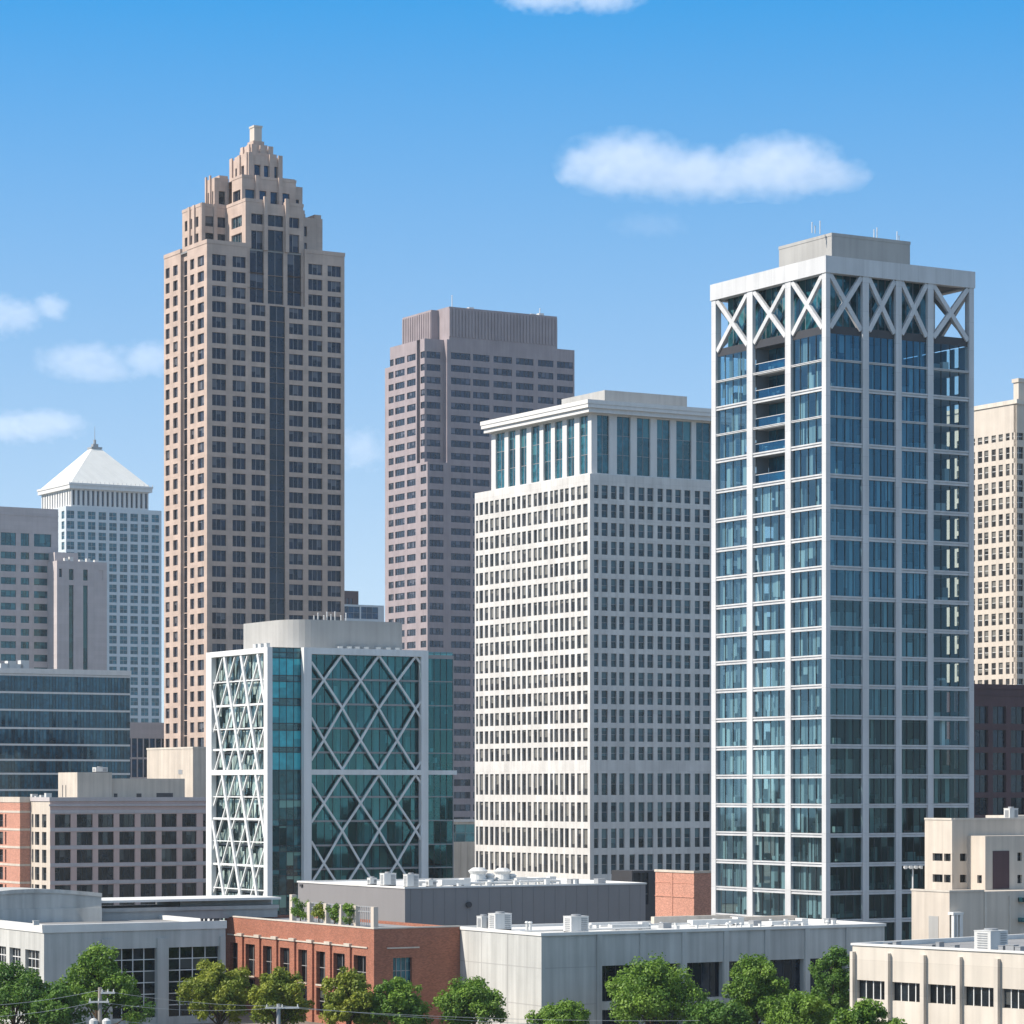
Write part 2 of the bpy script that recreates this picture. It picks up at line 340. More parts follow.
class B:
    """a building: its frame sits at the near corner, local x runs along the shaded street face, local y along the sunlit one"""
    def __init__(s, name, label, px, Y, th=TH, cat='building', group=None):
        s.X, s.Y, s.c, s.s = (px - 512) / F * Y, Y, math.cos(th), math.sin(th)
        s.o = thing(name, label, cat, (s.X, s.Y, 0), th, group)
        s.wins = []
    def xr(s, px, off=0.0):
        k = (px - 512) / F
        return (k * (s.Y + off * s.c) - s.X + off * s.s) / (s.c - k * s.s)
    def yl(s, px, off=0.0):
        k = (px - 512) / F
        return (s.X + off * s.c - k * (s.Y + off * s.s)) / (s.s + k * s.c)
    def wy(s, x, y): return s.Y + x * s.s + y * s.c
    def z(s, py, x=0.0, y=0.0): return H + (HY - py) / F * s.wy(x, y)
    def part(s, mb, name, mat, kind=None, label=None):
        o = mb.build(name, M[mat] if isinstance(mat, str) else [M[k] for k in mat], s.o)
        return tag(o, label, None, None, kind)
    def each(s, name, mat, boxes):
        for q in boxes:
            m_ = MB(); m_.box(*q); s.part(m_, name, mat)
    def clutter(s, name, cat, label, group, spots, mat='hvac'):
        """small separate boxes and stubs standing on a roof: (x, y, z, half width, half depth, height, pipe?)"""
        for (x, y, z, hw, hd, h, pipe) in spots:
            m_ = MB()
            if pipe:
                m_.tube([(0, 0, 0), (0, 0, h)], hw, 8); m_.tube([(0, 0, h + .002), (0, 0, h + hw * 1.2)], [hw * 1.7, hw * 1.2], 8)
            else:
                m_.box(-hw, hw, -hd, hd, 0, h); m_.box(-hw - .03, hw + .03, -hd - .03, hd + .03, h + .002, h + .05)
            o = m_.build(name, M[mat]); o.location = (s.X + x * s.c - y * s.s, s.Y + x * s.s + y * s.c, z); o.rotation_euler = (0, 0, math.atan2(s.s, s.c))
            tag(o, label, cat, group)
    def facade(s, mb, face, plane, u0, u1, z0, z1, cols, rows, depth=.35, panes=(1, 1), glass='g_stone', rec=True, skip=None, mi=0):
        """a wall with real openings; every opening is noted as a window to be set at its back"""
        if face == 'R':
            P = lambda u, z, d=0: (u, plane + d, z); N = (0, -1, 0); U = (1, 0, 0)
        else:
            P = lambda u, z, d=0: (plane + d, u, z); N = (-1, 0, 0); U = (0, 1, 0)
        nU = tuple(-x for x in U)
        cols = sorted((max(min(a, b), u0), min(max(a, b), u1)) for a, b in cols)
        cols = [c for c in cols if c[1] - c[0] > .05]
        rows = sorted((max(min(a, b), z0), min(max(a, b), z1)) for a, b in rows)
        rows = [r for r in rows if r[1] - r[0] > .05]
        zc = z0
        for a, b in rows:
            if a > zc: mb.quad(P(u0, zc), P(u1, zc), P(u1, a), P(u0, a), N, mi)
            uc = u0
            for c, d in cols:
                if c > uc: mb.quad(P(uc, a), P(c, a), P(c, b), P(uc, b), N, mi)
                uc = d
                if skip and skip(c, d, a, b):
                    mb.quad(P(c, a), P(d, a), P(d, b), P(c, b), N, mi); continue
                mb.quad(P(c, a), P(c, b), P(c, b, depth), P(c, a, depth), U, mi)
                mb.quad(P(d, a), P(d, b), P(d, b, depth), P(d, a, depth), nU, mi)
                mb.quad(P(c, a), P(d, a), P(d, a, depth), P(c, a, depth), (0, 0, 1), mi)
                mb.quad(P(c, b), P(d, b), P(d, b, depth), P(c, b, depth), (0, 0, -1), mi)
                if rec: s.wins.append((face, plane + depth, c, d, a, b, panes[0], panes[1], glass))
            if uc < u1: mb.quad(P(uc, a), P(u1, a), P(u1, b), P(uc, b), N, mi)
            zc = b
        if zc < z1: mb.quad(P(u0, zc), P(u1, zc), P(u1, z1), P(u0, z1), N, mi)
    def window_into(s, mb, w, fw, gi, sub=1):
        face, pl, a, b, z0, z1, nx, nz, g = w
        if face == 'R':
            P = lambda u, z, d=0: (u, pl + d, z); N = (0, -1, 0)
        else:
            P = lambda u, z, d=0: (pl + d, u, z); N = (-1, 0, 0)
        for i in range(nx):
            ua, ub = a + (b - a) * i / nx, a + (b - a) * (i + 1) / nx
            for j in range(nz):
                za, zb = z0 + (z1 - z0) * j / nz, z0 + (z1 - z0) * (j + 1) / nz
                va, vb = j / nz, (j + 1) / nz
                mb.quad(P(ua, za), P(ub, za), P(ub, zb), P(ua, zb), N, gi, random.random() * 97, [(0, va), (1, va), (1, vb), (0, vb)])
        def bar(ua, ub, za, zb):
            d = -.07
            mb.quad(P(ua, za, d), P(ub, za, d), P(ub, zb, d), P(ua, zb, d), N, 1)
            for (p, q) in (((ua, za), (ua, zb)), ((ub, za), (ub, zb)), ((ua, za), (ub, za)), ((ua, zb), (ub, zb))):
                mb.quad(P(*p), P(*q), P(*q, d), P(*p, d), None, 1)
        if fw > 0:
            for i in range(1, nx):
                u = a + (b - a) * i / nx; bar(u - fw / 2, u + fw / 2, z0 + .001, z1 - .001)
            for j in range(1, nz):
                zz = z0 + (z1 - z0) * j / nz
                for i in range(nx):
                    ua = a + (b - a) * i / nx + (fw / 2 if i else 0); ub = a + (b - a) * (i + 1) / nx - (fw / 2 if i < nx - 1 else 0)
                    bar(ua + .001, ub - .001, zz - fw / 2, zz + fw / 2)
    def windows(s, fw=.1, frame='mull', limit=100, vis=None):
        """largest 100 as parts of their own, the rest as one part"""
        ws = s.wins; s.wins = []
        area = lambda w: (w[3] - w[2]) * (w[5] - w[4]) * (.88 if w[0] == 'R' else .42) * (1 if vis is None or vis(w) else .01)
        ws = sorted(ws, key=area, reverse=True)
        for w in ws[:limit]:
            mb = MB(); s.window_into(mb, w, fw, 0); mb.build('window', [M[w[8]], M[frame]], s.o)
        rest = ws[limit:]
        gl = sorted({w[8] for w in rest})
        if rest:
            mb = MB()
            for w in rest: s.window_into(mb, w, fw, 0 if w[8] == gl[0] else 2 + gl.index(w[8]))
            # slots: 0 first glass, 1 frame, 2.. unused, further glasses
            mats = [M[gl[0]], M[frame], M[frame]] + [M[g] for g in gl[1:]]
            tag(mb.build('windows', mats, s.o), kind='stuff')
    def shell(s, mb, x0, x1, y0, y1, z0, z1, skip='flb'):
        mb.box(x0, x1, y0, y1, z0, z1, skip=skip)

def rows_px(b, tops, h):
    return [(b.z(t + h), b.z(t)) for t in tops]

def rows_n(b, top, pitch, h, n): return rows_px(b, [top + pitch * k for k in range(n)], h)
def cols(fn, prs, off=0.0, org=0.0, sc=1.0): return [(fn(org + a / sc, off), fn(org + d / sc, off)) for a, d in prs]

# ------------------------------------------------------------------ ground, street
def sheet(name, x0, x1, y0, y1, z, mat):
    mb = MB(); mb.quad((x0, y0, z), (x1, y0, z), (x1, y1, z), (x0, y1, z), (0, 0, 1)); return tag(mb.build(name, M[mat]), kind='structure')
sheet('ground', -3500, 3500, -300, 4500, 0, 'ground')
sheet('city_paving', -600, 600, 262, 1400, .004, 'pave')
sheet('road', -400, 400, 218, 246, .008, 'asphalt')
mb = MB(); mb.box(-400, 400, 246, 262, .001, .13, skip='b'); tag(mb.build('pavement', M['pave']), kind='structure')
mb = MB()
for k in range(-40, 40): mb.quad((k * 9, 231.9, .012), (k * 9 + 4, 231.9, .012), (k * 9 + 4, 232.05, .012), (k * 9, 232.05, .012), (0, 0, 1))
tag(mb.build('road_marking', M['paint']), kind='structure')

# rooftop units, built as kinds and copied
def unit_ac(name, label, w, d, h, loc, group, rz=TH, cat='air conditioner'):
    t = thing(name, label, cat, loc, rz, group)
    mb = MB(); mb.box(-w / 2, w / 2, -d / 2, d / 2, .15, h); mb.box(-w / 2 - .03, w / 2 + .03, -d / 2 - .03, d / 2 + .03, h + .002, h + .06); mb.build('casing', M['hvac'], t)
    mb = MB()
    for k in range(7): z = .3 + (h - .5) * k / 6; mb.box(w * .08, w * .42, -d / 2 - .05, -d / 2 - .004, z - .04, z + .04)
    mb.build('louvre', M['grey'], t)
    mb = MB()
    for k in range(7): z = .3 + (h - .5) * k / 6; mb.box(-w / 2 - .05, -w / 2 - .004, -d * .3, d * .3, z - .04, z + .04)
    mb.build('louvre', M['grey'], t)
    mb = MB(); mb.box(-w / 2, w / 2, -d / 2 + .05, -d / 2 + .2, 0, .147); mb.box(-w / 2, w / 2, d / 2 - .2, d / 2 - .05, 0, .147); mb.build('base_rail', M['dark'], t)
    mb = MB(); mb.tube([(0, 0, h + .06), (0, 0, h + .22)], min(w, d) * .33, 14); mb.build('fan_cowl', M['grey'], t)
    return t
def unit_fan(name, label, r, h, loc, group):
    t = thing(name, label, 'roof fan', loc, TH, group)
    mb = MB(); mb.box(-r * 1.1, r * 1.1, -r * 1.1, r * 1.1, 0, h * .3); mb.build('curb', M['hvac'], t)
    mb = MB(); mb.tube([(0, 0, h * .3 + .004), (0, 0, h * .6), (0, 0, h * .8), (0, 0, h)], [r * .85, r * .8, r * 1.05, r * .55], 16); mb.build('hood', M['hvac'], t, smooth=True)
    mb = MB(); mb.box(-r * .5, r * .5, -r * 1.16, -r * 1.105, h * .06, h * .24); mb.build('louvre', M['grey'], t)
    return t
def onroof(b, px, off, z):
    x = b.xr(px, off); return b.o.matrix_basis @ Vector((x, off, z))
def wpos(b, x, y, z):
    return Vector((b.X + x * b.c - y * b.s, b.Y + x * b.s + y * b.c, z))

# ================================================================== A  brown stepped skyscraper
b = B('stepped_skyscraper', 'tall brown stone skyscraper with stepped crown and square finial', 207, 750, cat='skyscraper')
Wd, Dp = b.xr(344.5), b.yl(164)
zs = b.z(243); zc = b.z(298)
mb = MB()
RC = cols(b.xr, [(212.2, 226.2), (232.6, 245.8), (251.6, 265.6), (269.6, 285.2), (289.2, 303.2), (308.4, 322.4), (327.6, 341.1)])
xa, xb = b.xr(247.3), b.xr(305)
rr = rows_n(b, 253.4, 15.6, 11.0, 33)
rec = 1.0
# right-hand street face: outer bays, and the middle three bays which step back near the top
for (u0, u1, cc) in ((0, xa, RC[:2]), (xb, Wd, RC[5:])):
    b.facade(mb, 'R', 0, u0, u1, 0, zs, cc, rr, .45, (3, 1))
side = [RC[2], RC[4]]
lowrows = [r for r in rr if r[1] < zc]; hirows = [r for r in rr if r[1] >= zc]
c0, c1 = RC[3][0] - .6, RC[3][1] + .6
for pl, za, zb, rws in ((0, 0, zc, lowrows), (rec, zc, zs, hirows)):
    b.facade(mb, 'R', pl, xa, c0, za, zb, [RC[2]], ([(q[0] - .9, q[1] + (2.75 if q[1] > zs - 3.6 else .5)) for q in rws] if pl else rws), .45, (3, 1) if pl == 0 else (2, 1))
    b.facade(mb, 'R', pl, c1, xb, za, zb, [RC[4]], ([(q[0] - .9, q[1] + (2.75 if q[1] > zs - 3.6 else .5)) for q in rws] if pl else rws), .45, (3, 1) if pl == 0 else (2, 1))
    cr = [(r[0] - 1.0, r[1] + (2.75 if r[1] > zs - 3.6 else .1)) for r in rws]
    b.facade(mb, 'R', pl, c0, c1, za, zb, [RC[3]], cr, .5, (2, 1), glass='g_dark')
mb.quad((xa, 0, zc), (xa, rec, zc), (xa, rec, zs), (xa, 0, zs), (1, 0, 0))
mb.quad((xb, 0, zc), (xb, rec, zc), (xb, rec, zs), (xb, 0, zs), (-1, 0, 0))
mb.quad((xa, 0, zc), (xb, 0, zc), (xb, rec, zc), (xa, rec, zc), (0, 0, 1))
# sunlit face with its deep dark slot
ya, yb = b.yl(187.2), b.yl(180.6)
LC = [(b.yl(d), b.yl(a)) for a, d in ((165.6, 169.6), (173.2, 177.6), (190.2, 194.2), (197.6, 203.9))]
rl = rows_n(b, 253.7, 15.6, 10.3, 33)
b.facade(mb, 'L', 0, 0, ya, 0, zs, LC[2:], rl, .45, (2, 1))
b.facade(mb, 'L', 0, yb, Dp, 0, zs, LC[:2], rl, .45, (2, 1))
b.facade(mb, 'L', .8, ya, yb, 0, zs, [(ya + .3, yb - .3)], [(r[0] - .6, r[1] + .5) for r in rl], .3, (2, 1), glass='g_dark')
mb.quad((0, ya, 0), (.8, ya, 0), (.8, ya, zs), (0, ya, zs), (0, 1, 0)); mb.quad((0, yb, 0), (.8, yb, 0), (.8, yb, zs), (0, yb, zs), (0, -1, 0))
mb.quad((Wd, 0, 0), (Wd, Dp, 0), (Wd, Dp, zs), (Wd, 0, zs), (1, 0, 0)); mb.quad((0, Dp, 0), (Wd, Dp, 0), (Wd, Dp, zs), (0, Dp, zs), (0, 1, 0))
b.part(mb, 'wall', 'stone')
mb = MB(); mb.box(.1, Wd - .1, 1.2, Dp - .1, zs - .5, zs - .02, skip='b'); b.part(mb, 'roof', 'roofg')
# parapets of the four corner shoulders
mb = MB()
for x0, x1, y0, y1 in ((-.12, xa + .1, -.12, .5), (-.12, .5, .5, ya), (-.12, .5, yb, Dp), (xb - .1, Wd + .12, -.12, .5), (Wd - .5, Wd + .12, .5, 10)):
    mb.box(x0, x1, y0, y1, zs + .003, zs + 1.0)
b.part(mb, 'parapet', 'stone')
def pylon(mb, face, plane, u, w, z0, z1, out=.5):
    if face == 'R': mb.box(u - w / 2, u + w / 2, plane - out, plane - .003, z0, z1, skip='')
    else: mb.box(plane - out, plane - .003, u - w / 2, u + w / 2, z0, z1)
def tier(b, name, blocks, mat='stone'):
    """stepped block: list of (x0,x1,y0,y1,z0,z1,right windows,left windows)"""
    mb = MB()
    for x0, x1, y0, y1, z0, z1, rw, lw in blocks:
        b.facade(mb, 'R', y0, x0, x1, z0, z1, rw[0], rw[1], .45, rw[2] if len(rw) > 2 else (1, 1), 'g_stone')
        b.facade(mb, 'L', x0, y0, y1, z0, z1, lw[0], lw[1], .45, lw[2] if len(lw) > 2 else (1, 1), 'g_stone')
        mb.box(x0, x1, y0, y1, z0, z1, skip='flb')
        ph = .7
        for q in ((x0 - .1, x1 + .1, y0 - .1, y0 + .4), (x0 - .1, x0 + .4, y0 + .4, y1), (x1 - .4, x1 + .1, y0 + .4, y1)):
            mb.box(*q, z1 + .003, z1 + ph)
    return mb
NW = ([], [])
# tier two: cross plan; front block over the middle bays, arms behind
z2 = b.z(201, xa, rec)
z2a = b.z(206, 4, 12.5)
f1, f2, f3 = RC[2], RC[3], RC[4]
def zr(py, x, y): return b.z(py, x, y)
fr_rows = [(zr(222.8, xa, 1), zr(212.6, xa, 1)), (zr(256, xa, 1), zr(229.5, xa, 1))]
mid_rows = [(zr(225.8, f2[0], 1), zr(214.5, f2[0], 1)), (zr(240.5, f2[0], 1), zr(229.5, f2[0], 1))]
lw_rows = [(zr(224.4, xa, 1), zr(213.2, xa, 1)), (zr(241.4, xa, 1), zr(230.8, xa, 1))]
mb = MB()
b.facade(mb, 'R', rec, xa, f2[0] - .6, zs, z2, [(xa + 1.6, f1[1] - .2)], [fr_rows[0], (zs, fr_rows[1][1])], .5, (2, 1))
b.facade(mb, 'R', rec, f2[0] - .6, f2[1] + .6, zs, z2, [f2], [(zs, mid_rows[1][1]), mid_rows[0]], .5, (2, 1), 'g_dark')
b.facade(mb, 'R', rec, f2[1] + .6, xb, zs, z2, [(f3[0], f3[1] - .6)], [fr_rows[0], (zs, fr_rows[1][1])], .5, (2, 1))
yin = 12.5
b.facade(mb, 'L', xa, rec, yin, zs, z2, [(3.2, 9.4)], lw_rows, .5, (4, 1), 'g_white')
mb.box(xa, xb, rec, Dp - 1, zs, z2, skip='flb')
for q in ((xa - .1, f2[0] - .3, rec - .1, rec + .5), (xa - .1, xa + .4, rec + .5, yin), (f2[1] + .3, xb + .1, rec - .1, rec + .5)):
    mb.box(*q, z2 + .003, z2 + .8)
for x in (f2[0] - .8, f2[1] + .8): pylon(mb, 'R', rec, x, 1.0, z2 - 12, z2 + 1.6, .7)
arm_rows = [(zr(225.5, 4, yin), zr(215.2, 4, yin)), (zr(241, 4, yin), zr(232, 4, yin))]
b.facade(mb, 'R', yin, 4, xa, zs, z2a, [(5.2, 7.6), (8.4, xa - .2)], arm_rows, .45, (1, 1))
b.facade(mb, 'R', yin, xb, Wd, zs, z2a, [(xb + 3.0, xb + 5.2), (xb + 6, xb + 6.8)], arm_rows, .45, (1, 1))
b.facade(mb, 'L', 4, yin, 24, zs, z2a, [(14, 15.6), (17, 18.6), (20, 22.4)], arm_rows, .45, (1, 1))
mb.box(4, xa, yin, 24, zs, z2a, skip='flb'); mb.box(xb, Wd, yin, 24, zs, z2a, skip='flb')
for q in ((3.9, xa - .01, yin - .1, yin + .4), (3.9, 4.4, yin + .4, 24), (xb + .01, Wd - 5, yin - .1, yin + .4)): mb.box(*q, z2a + .003, z2a + .8)
mb.box(xb, Wd - 5, yin + .3, 23, z2a + .8, z2a + 1.8); mb.box(Wd - 2.2, Wd - .3, yin + .2, 23, z2a - 3.0, z2a + 1.0)
for x in (4.6, 8.0): pylon(mb, 'R', yin, x, 1.0, zs, z2a + .9, .35)
for y in (16.3, 19.3): pylon(mb, 'L', 4, y, 1.2, zs, z2a + .8, .4)
b.part(mb, 'crown_tier', 'stone')
# tier three
z3 = zr(177, 12, 5); z3a = zr(183.5, 33, 12.9) - 1.0
r3 = [(zr(200.5, 12, 5), zr(188.5, 12, 5))]
r3a = [(zr(205, 12, 12.9), zr(192, 12, 12.9))]
mb = MB()
b.facade(mb, 'R', 5, 12, 27.2, z2, z3, [(12.9, 15.6), (16.6, 18.8), (20.0, 22.0), (23.2, 25.4)], r3, .5, (1, 1), 'g_blue')
b.facade(mb, 'L', 12, 5, 11, z2, z3, [(6.0, 10.4)], r3, .5, (2, 1))
mb.box(12, 27.2, 5, 20, z2, z3, skip='flb')
b.facade(mb, 'R', 12.9, 8, 12, z2a, z3a, [(9.2, 11)], r3a, .45, (1, 1))
b.facade(mb, 'R', 12.9, 27.2, 33, z2a, z3a, [(28.2, 30), (31, 32)], r3a, .45, (1, 1))
b.facade(mb, 'L', 8, 12.9, 18, z2a, z3a, [(13.6, 14.4), (15.9, 17)], r3a, .45, (1, 1))
mb.box(8, 12, 12.9, 18, z2a, z3a, skip='flb'); mb.box(27.2, 33, 12.9, 18, z2a, z3a, skip='flb')
mb.box(27.21, 31, 13.3, 17, z3a + .003, z3a + 1.9); mb.box(9.6, 11.99, 13.4, 17, z3a + .003, z3a + .8)
for x in (16.1, 22.6): pylon(mb, 'R', 5, x, 1.0, z2, z3 + .8, .6)
for y in (15.1, 17.6): pylon(mb, 'L', 8, y, .7, z2a, z3a + .8, .4)
for q in ((11.9, 15.5, 4.9, 5.4), (16.7, 22, 4.9, 5.4), (23.2, 27.3, 4.9, 5.4), (11.9, 12.4, 5.4, 11)): mb.box(*q, z3 + .003, z3 + .7)
b.part(mb, 'crown_tier', 'stone')
# tier four, cap and finial
z4 = zr(154.5, 15.1, 8)
mb = MB()
r4 = [(zr(176, 15, 8), zr(163.5, 15, 8))]
b.facade(mb, 'R', 8, 15.1, 24.7, z3, z4, [(16.9, 18.6), (19.6, 21.0), (22.4, 23.4)], r4, .5, (1, 1), 'g_blue')
b.facade(mb, 'L', 15.1, 8, 18.8, z3, z4, [(10.4, 12), (14, 15.6)], r4, .5, (1, 1))
mb.box(15.1, 24.7, 8, 18.8, z3, z4, skip='flb')
for x, w in ((15.8, 1.4), (21.7, 1.3), (24.1, 1.2)): pylon(mb, 'R', 8, x, w, z3, z4 + .6, .4)
for y in (8.8, 13, 17.6): pylon(mb, 'L', 15.1, y, 1.5, z3, z4 + .6, .4)
mb.box(15.9, 23.6, 8.8, 17.8, z4, z4 + 1.0)
b.part(mb, 'crown_tier', 'stone')
mb = MB()
z5 = zr(147.5, 16.8, 10); z6 = zr(140, 18, 11.3)
mb.box(16.8, 22.9, 10, 16.6, z4 + 1.003, z5)
for x in (17.6, 20, 22.3): mb.box(x - .7, x + .7, 9.6, 9.99, z4 + 1.0, z5 + .8)
for y in (10.9, 14.6): mb.box(16.4, 16.79, y - .8, y + .8, z4 + 1.0, z5 + .8)
mb.box(17.7, 22.0, 11, 15.7, z5 + .003, z5 + (z6 - z5) * .55); mb.box(18.3, 21.4, 11.6, 15.1, z5 + (z6 - z5) * .55 + .003, z6)
b.part(mb, 'crown_cap', 'stone')
mb = MB(); zt = zr(125, 18.6, 12)
mb.box(18.75, 20.9, 12, 14.7, z6 + .003, zt - .5); mb.box(18.6, 21.05, 11.85, 14.85, zt - .497, zt)
b.part(mb, 'finial', 'cream')
b.windows(.12, 'mull', vis=lambda w: w[4] > b.z(652) if w[0] == 'R' else True)

# ================================================================== B  granite tower
b = B('granite_tower', 'mauve granite tower with blank flat top behind the white office block', 427.5, 960, cat='skyscraper')
Wd, Dp = b.xr(574.5), b.yl(385)
z0, z1, z2 = b.z(461.5), b.z(337.5), b.z(304.5); zn = b.z(357.5)
RG = [(429.6, 443.5), (451, 470.5), (473, 489.5), (493.5, 512), (516, 533.5), (538, 553.5), (557, 573)]
LG = [(388.6, 393.6), (395.2, 404.6), (407, 415.6), (420.6, 426.3)]
RGc = cols(b.xr, RG); LGc = [(b.yl(d), b.yl(a)) for a, d in LG]
rows = rows_n(b, 350.2, 12.62, 6.6, 38)
lo = [r for r in rows if r[1] < z0]; hi = [r for r in rows if r[1] >= z0]
xn = b.xr(447)
mb = MB()
b.facade(mb, 'R', 0, 0, Wd, 0, z0, RGc, lo, .3, (4, 1), 'g_granite')
b.facade(mb, 'R', 0, xn, Wd, z0, z1, RGc[1:], hi, .3, (4, 1), 'g_granite')
b.facade(mb, 'R', 2.0, 0, xn, z0, z1, RGc[:1], hi, .3, (3, 1), 'g_granite')
mb.quad((xn, 0, z0), (xn, 2, z0), (xn, 2, z1), (xn, 0, z1), (-1, 0, 0)); mb.quad((0, 0, z0), (xn, 0, z0), (xn, 2, z0), (0, 2, z0), (0, 0, 1))
sa, sb = b.yl(420), b.yl(416.8)
b.facade(mb, 'L', 0, 0, Dp, 0, z0, LGc, lo, .3, (4, 1), 'g_granite')
b.facade(mb, 'L', 0, 2.0, sb - 1.5 if False else sa, z0, z1, LGc[3:], hi, .3, (2, 1), 'g_granite')
b.facade(mb, 'L', 0, sb, Dp - 3.5, zn, z1, LGc[:3], hi, .3, (4, 1), 'g_granite')
b.facade(mb, 'L', 0, sb, Dp, z0, zn, LGc[:3], hi, .3, (4, 1), 'g_granite')
mb.quad((0, Dp - 3.5, zn), (3, Dp - 3.5, zn), (3, Dp - 3.5, z1), (0, Dp - 3.5, z1), (0, 1, 0)); mb.quad((0, Dp - 3.5, zn), (3, Dp - 3.5, zn), (3, Dp, zn), (0, Dp, zn), (0, 0, 1)); mb.quad((3, Dp - 3.5, zn), (3, Dp, zn), (3, Dp, z1 - 2), (3, Dp - 3.5, z1 - 2), (-1, 0, 0)); mb.quad((0, Dp, z0), (3, Dp, z0), (3, Dp, zn), (0, Dp, zn), (0, 1, 0))
# slot
mb.quad((2, sa, z0), (2, sb, z0), (2, sb, z1), (2, sa, z1), (-1, 0, 0), 1); mb.quad((0, sa, z0), (2, sa, z0), (2, sa, z1), (0, sa, z1), (0, 1, 0)); mb.quad((0, sb, z0), (2, sb, z0), (2, sb, z1), (0, sb, z1), (0, -1, 0))
mb.box(0, Wd, 0, Dp, 0, z0, skip='flt'); mb.box(3, Wd, 2.001, Dp, z0, z1 - .003, skip='fl')
mb.quad((0, 2, z1), (3, 2, z1), (3, Dp - 3.5, z1), (0, Dp - 3.5, z1), (0, 0, 1)); mb.quad((xn, 0, z1), (Wd, 0, z1), (Wd, 2, z1), (xn, 2, z1), (0, 0, 1))
b.part(mb, 'wall', ['granite', 'dark'])
mb = MB()
x0, x1 = b.xr(449.2), b.xr(557)
xk = b.xr(431.2, 7)
yd = b.yl(402.5, xk)
mb.box(x0, x1, .003, yd, z1 + .003, z2, skip='b'); mb.box(xk, x0 - .003, 7, yd, z1 + .003, z2 - .3, skip='b'); mb.box(x1 + .003, b.xr(560.5), 2.0, yd, z1 + .003, z2 - 3.2, skip='b')
n = 34
for k in range(n):
    x = x0 + .4 + (x1 - x0 - .8) * k / (n - 1); mb.box(x - .35, x + .35, -.25, .002, z1 + 1, z2 - .6, skip='k')
for k in range(16):
    y = 7.5 + (yd - 8) * k / 15; mb.box(xk - .25, xk - .002, y - .3, y + .3, z1 + .5, z2 - .9, skip='r')
b.part(mb, 'crown_block', 'granite')
b.clutter('roof_vent', 'roof vent', 'small pale vent box on the flat top of the mauve granite tower', 'vents on the granite tower', [(b.xr(px, 6), 6.5, z2 + .01, .9, .9, h, False) for px, h in ((452, 1.0), (471, 1.4), (500, 1.0), (533, 1.2), (541, 1.6))])
b.clutter('roof_mast', 'mast', 'thin mast on the flat top of the mauve granite tower', 'masts on the granite tower', [(b.xr(px, 6), 8, z2, .14, .1, h, True) for px, h in ((455, 5), (543, 3.5))])
b.windows(.22, 'mulld', vis=lambda w: w[4] > b.z(495) if (w[0] == 'R' and w[2] > b.xr(474)) else w[4] > b.z(640))

# ================================================================== C  white office block
b = B('white_office_block', 'white office block with glazed top storeys and overhanging flat cornice', 590, 620)
Wd, Dp = b.xr(748), b.yl(474.8)
zb = b.z(473.4); ze = b.z(412.5); zt = b.z(401)
LZ = [(83, 100), (110, 137), (150, 176), (190, 216), (228, 257), (272, 298), (310, 340), (355, 382), (395, 420), (433, 462), (475, 502), (520, 546), (555, 583), (596, 628), (645, 667), (677, 706), (720, 747), (758, 787), (803, 833), (850, 880), (895, 930)]
LCc = [(b.yl(465 + d / 7.585), b.yl(465 + a / 7.585)) for a, d in LZ]
RZ = [(528, 546), (558, 582), (595, 617), (627, 648), (668, 690), (703, 727), (738, 762), (778, 800), (812, 836), (848, 872), (884, 908), (925, 946), (957, 985)]
RCc = cols(b.xr, RZ, 0, 460, 3.938) + [(b.xr(714), b.xr(719)), (b.xr(723), b.xr(728)), (b.xr(733), b.xr(738))]
rows = rows_n(b, 484.4, 18.72, 13.4, 15)
tall = rows_px(b, [773.2], 21.8) + rows_px(b, [802.4], 19.6) + rows_px(b, [828.8], 19.4) + rows_px(b, [855], 19.4)
low = rows_px(b, [884, 912], 18)
mb = MB()
rs = rows + tall + low[:1]
b.facade(mb, 'L', 0, 0, Dp, 0, zb, LCc, rows + tall, .35, (1, 1), 'g_lit')
b.facade(mb, 'R', 0, 0, Wd, 0, zb, RCc, rows + tall, .4, (1, 2), 'g_white')
mb.box(0, Wd, 0, Dp, 0, zb, skip='fl')
b.part(mb, 'wall', 'white')
mb = MB()
LK = [(140, 175), (190, 218), (235, 262), (280, 313), (328, 358), (373, 403), (420, 450), (470, 503)]
RK = [(540, 588), (618, 672), (697, 750), (776, 828), (852, 912), (930, 988)]
o = .9
yend = b.yl(491.4, o)
LKc = [(b.yl(460 + d / 3.938, o), b.yl(460 + a / 3.938, o)) for a, d in LK]
RKc = cols(b.xr, RK, o, 460, 3.938) + [(b.xr(717, o), b.xr(730, o)), (b.xr(736, o), b.xr(745, o))]
b.facade(mb, 'L', o, o, yend, zb + .003, ze, LKc, [(zb + .3, ze - .25)], .45, (2, 3), 'g_teal')
b.facade(mb, 'R', o, o, Wd, zb + .003, ze, RKc, [(zb + .3, ze - .25)], .45, (2, 3), 'g_teal')
mb.box(o, Wd, o, yend, zb + .003, ze, skip='flb')
b.part(mb, 'glazed_crown', 'whitetrim')
mb = MB(); ov = 2.2
mb.box(o - ov, Wd + ov, o - ov, yend + .7, ze + .9, zt); mb.box(o - ov + .5, Wd + ov - .5, o - ov + .5, yend + .4, ze + .003, ze + .897)
mb.box(o - ov - .15, Wd + ov, o - ov - .15, yend + .85, zt - .7, zt + .15)
b.part(mb, 'cornice', 'whitetrim')
mb = MB(); x0 = b.xr(604.7, 6); x1 = b.xr(687, 6); y1 = b.yl(561.6, x0)
mb.box(x0, x1, 6, y1, zt + .153, b.z(390, x0, 6)); b.part(mb, 'penthouse', 'greyconc')
b.windows(.10, 'mull', vis=lambda w: w[0] == 'L' or w[3] < b.xr(712))

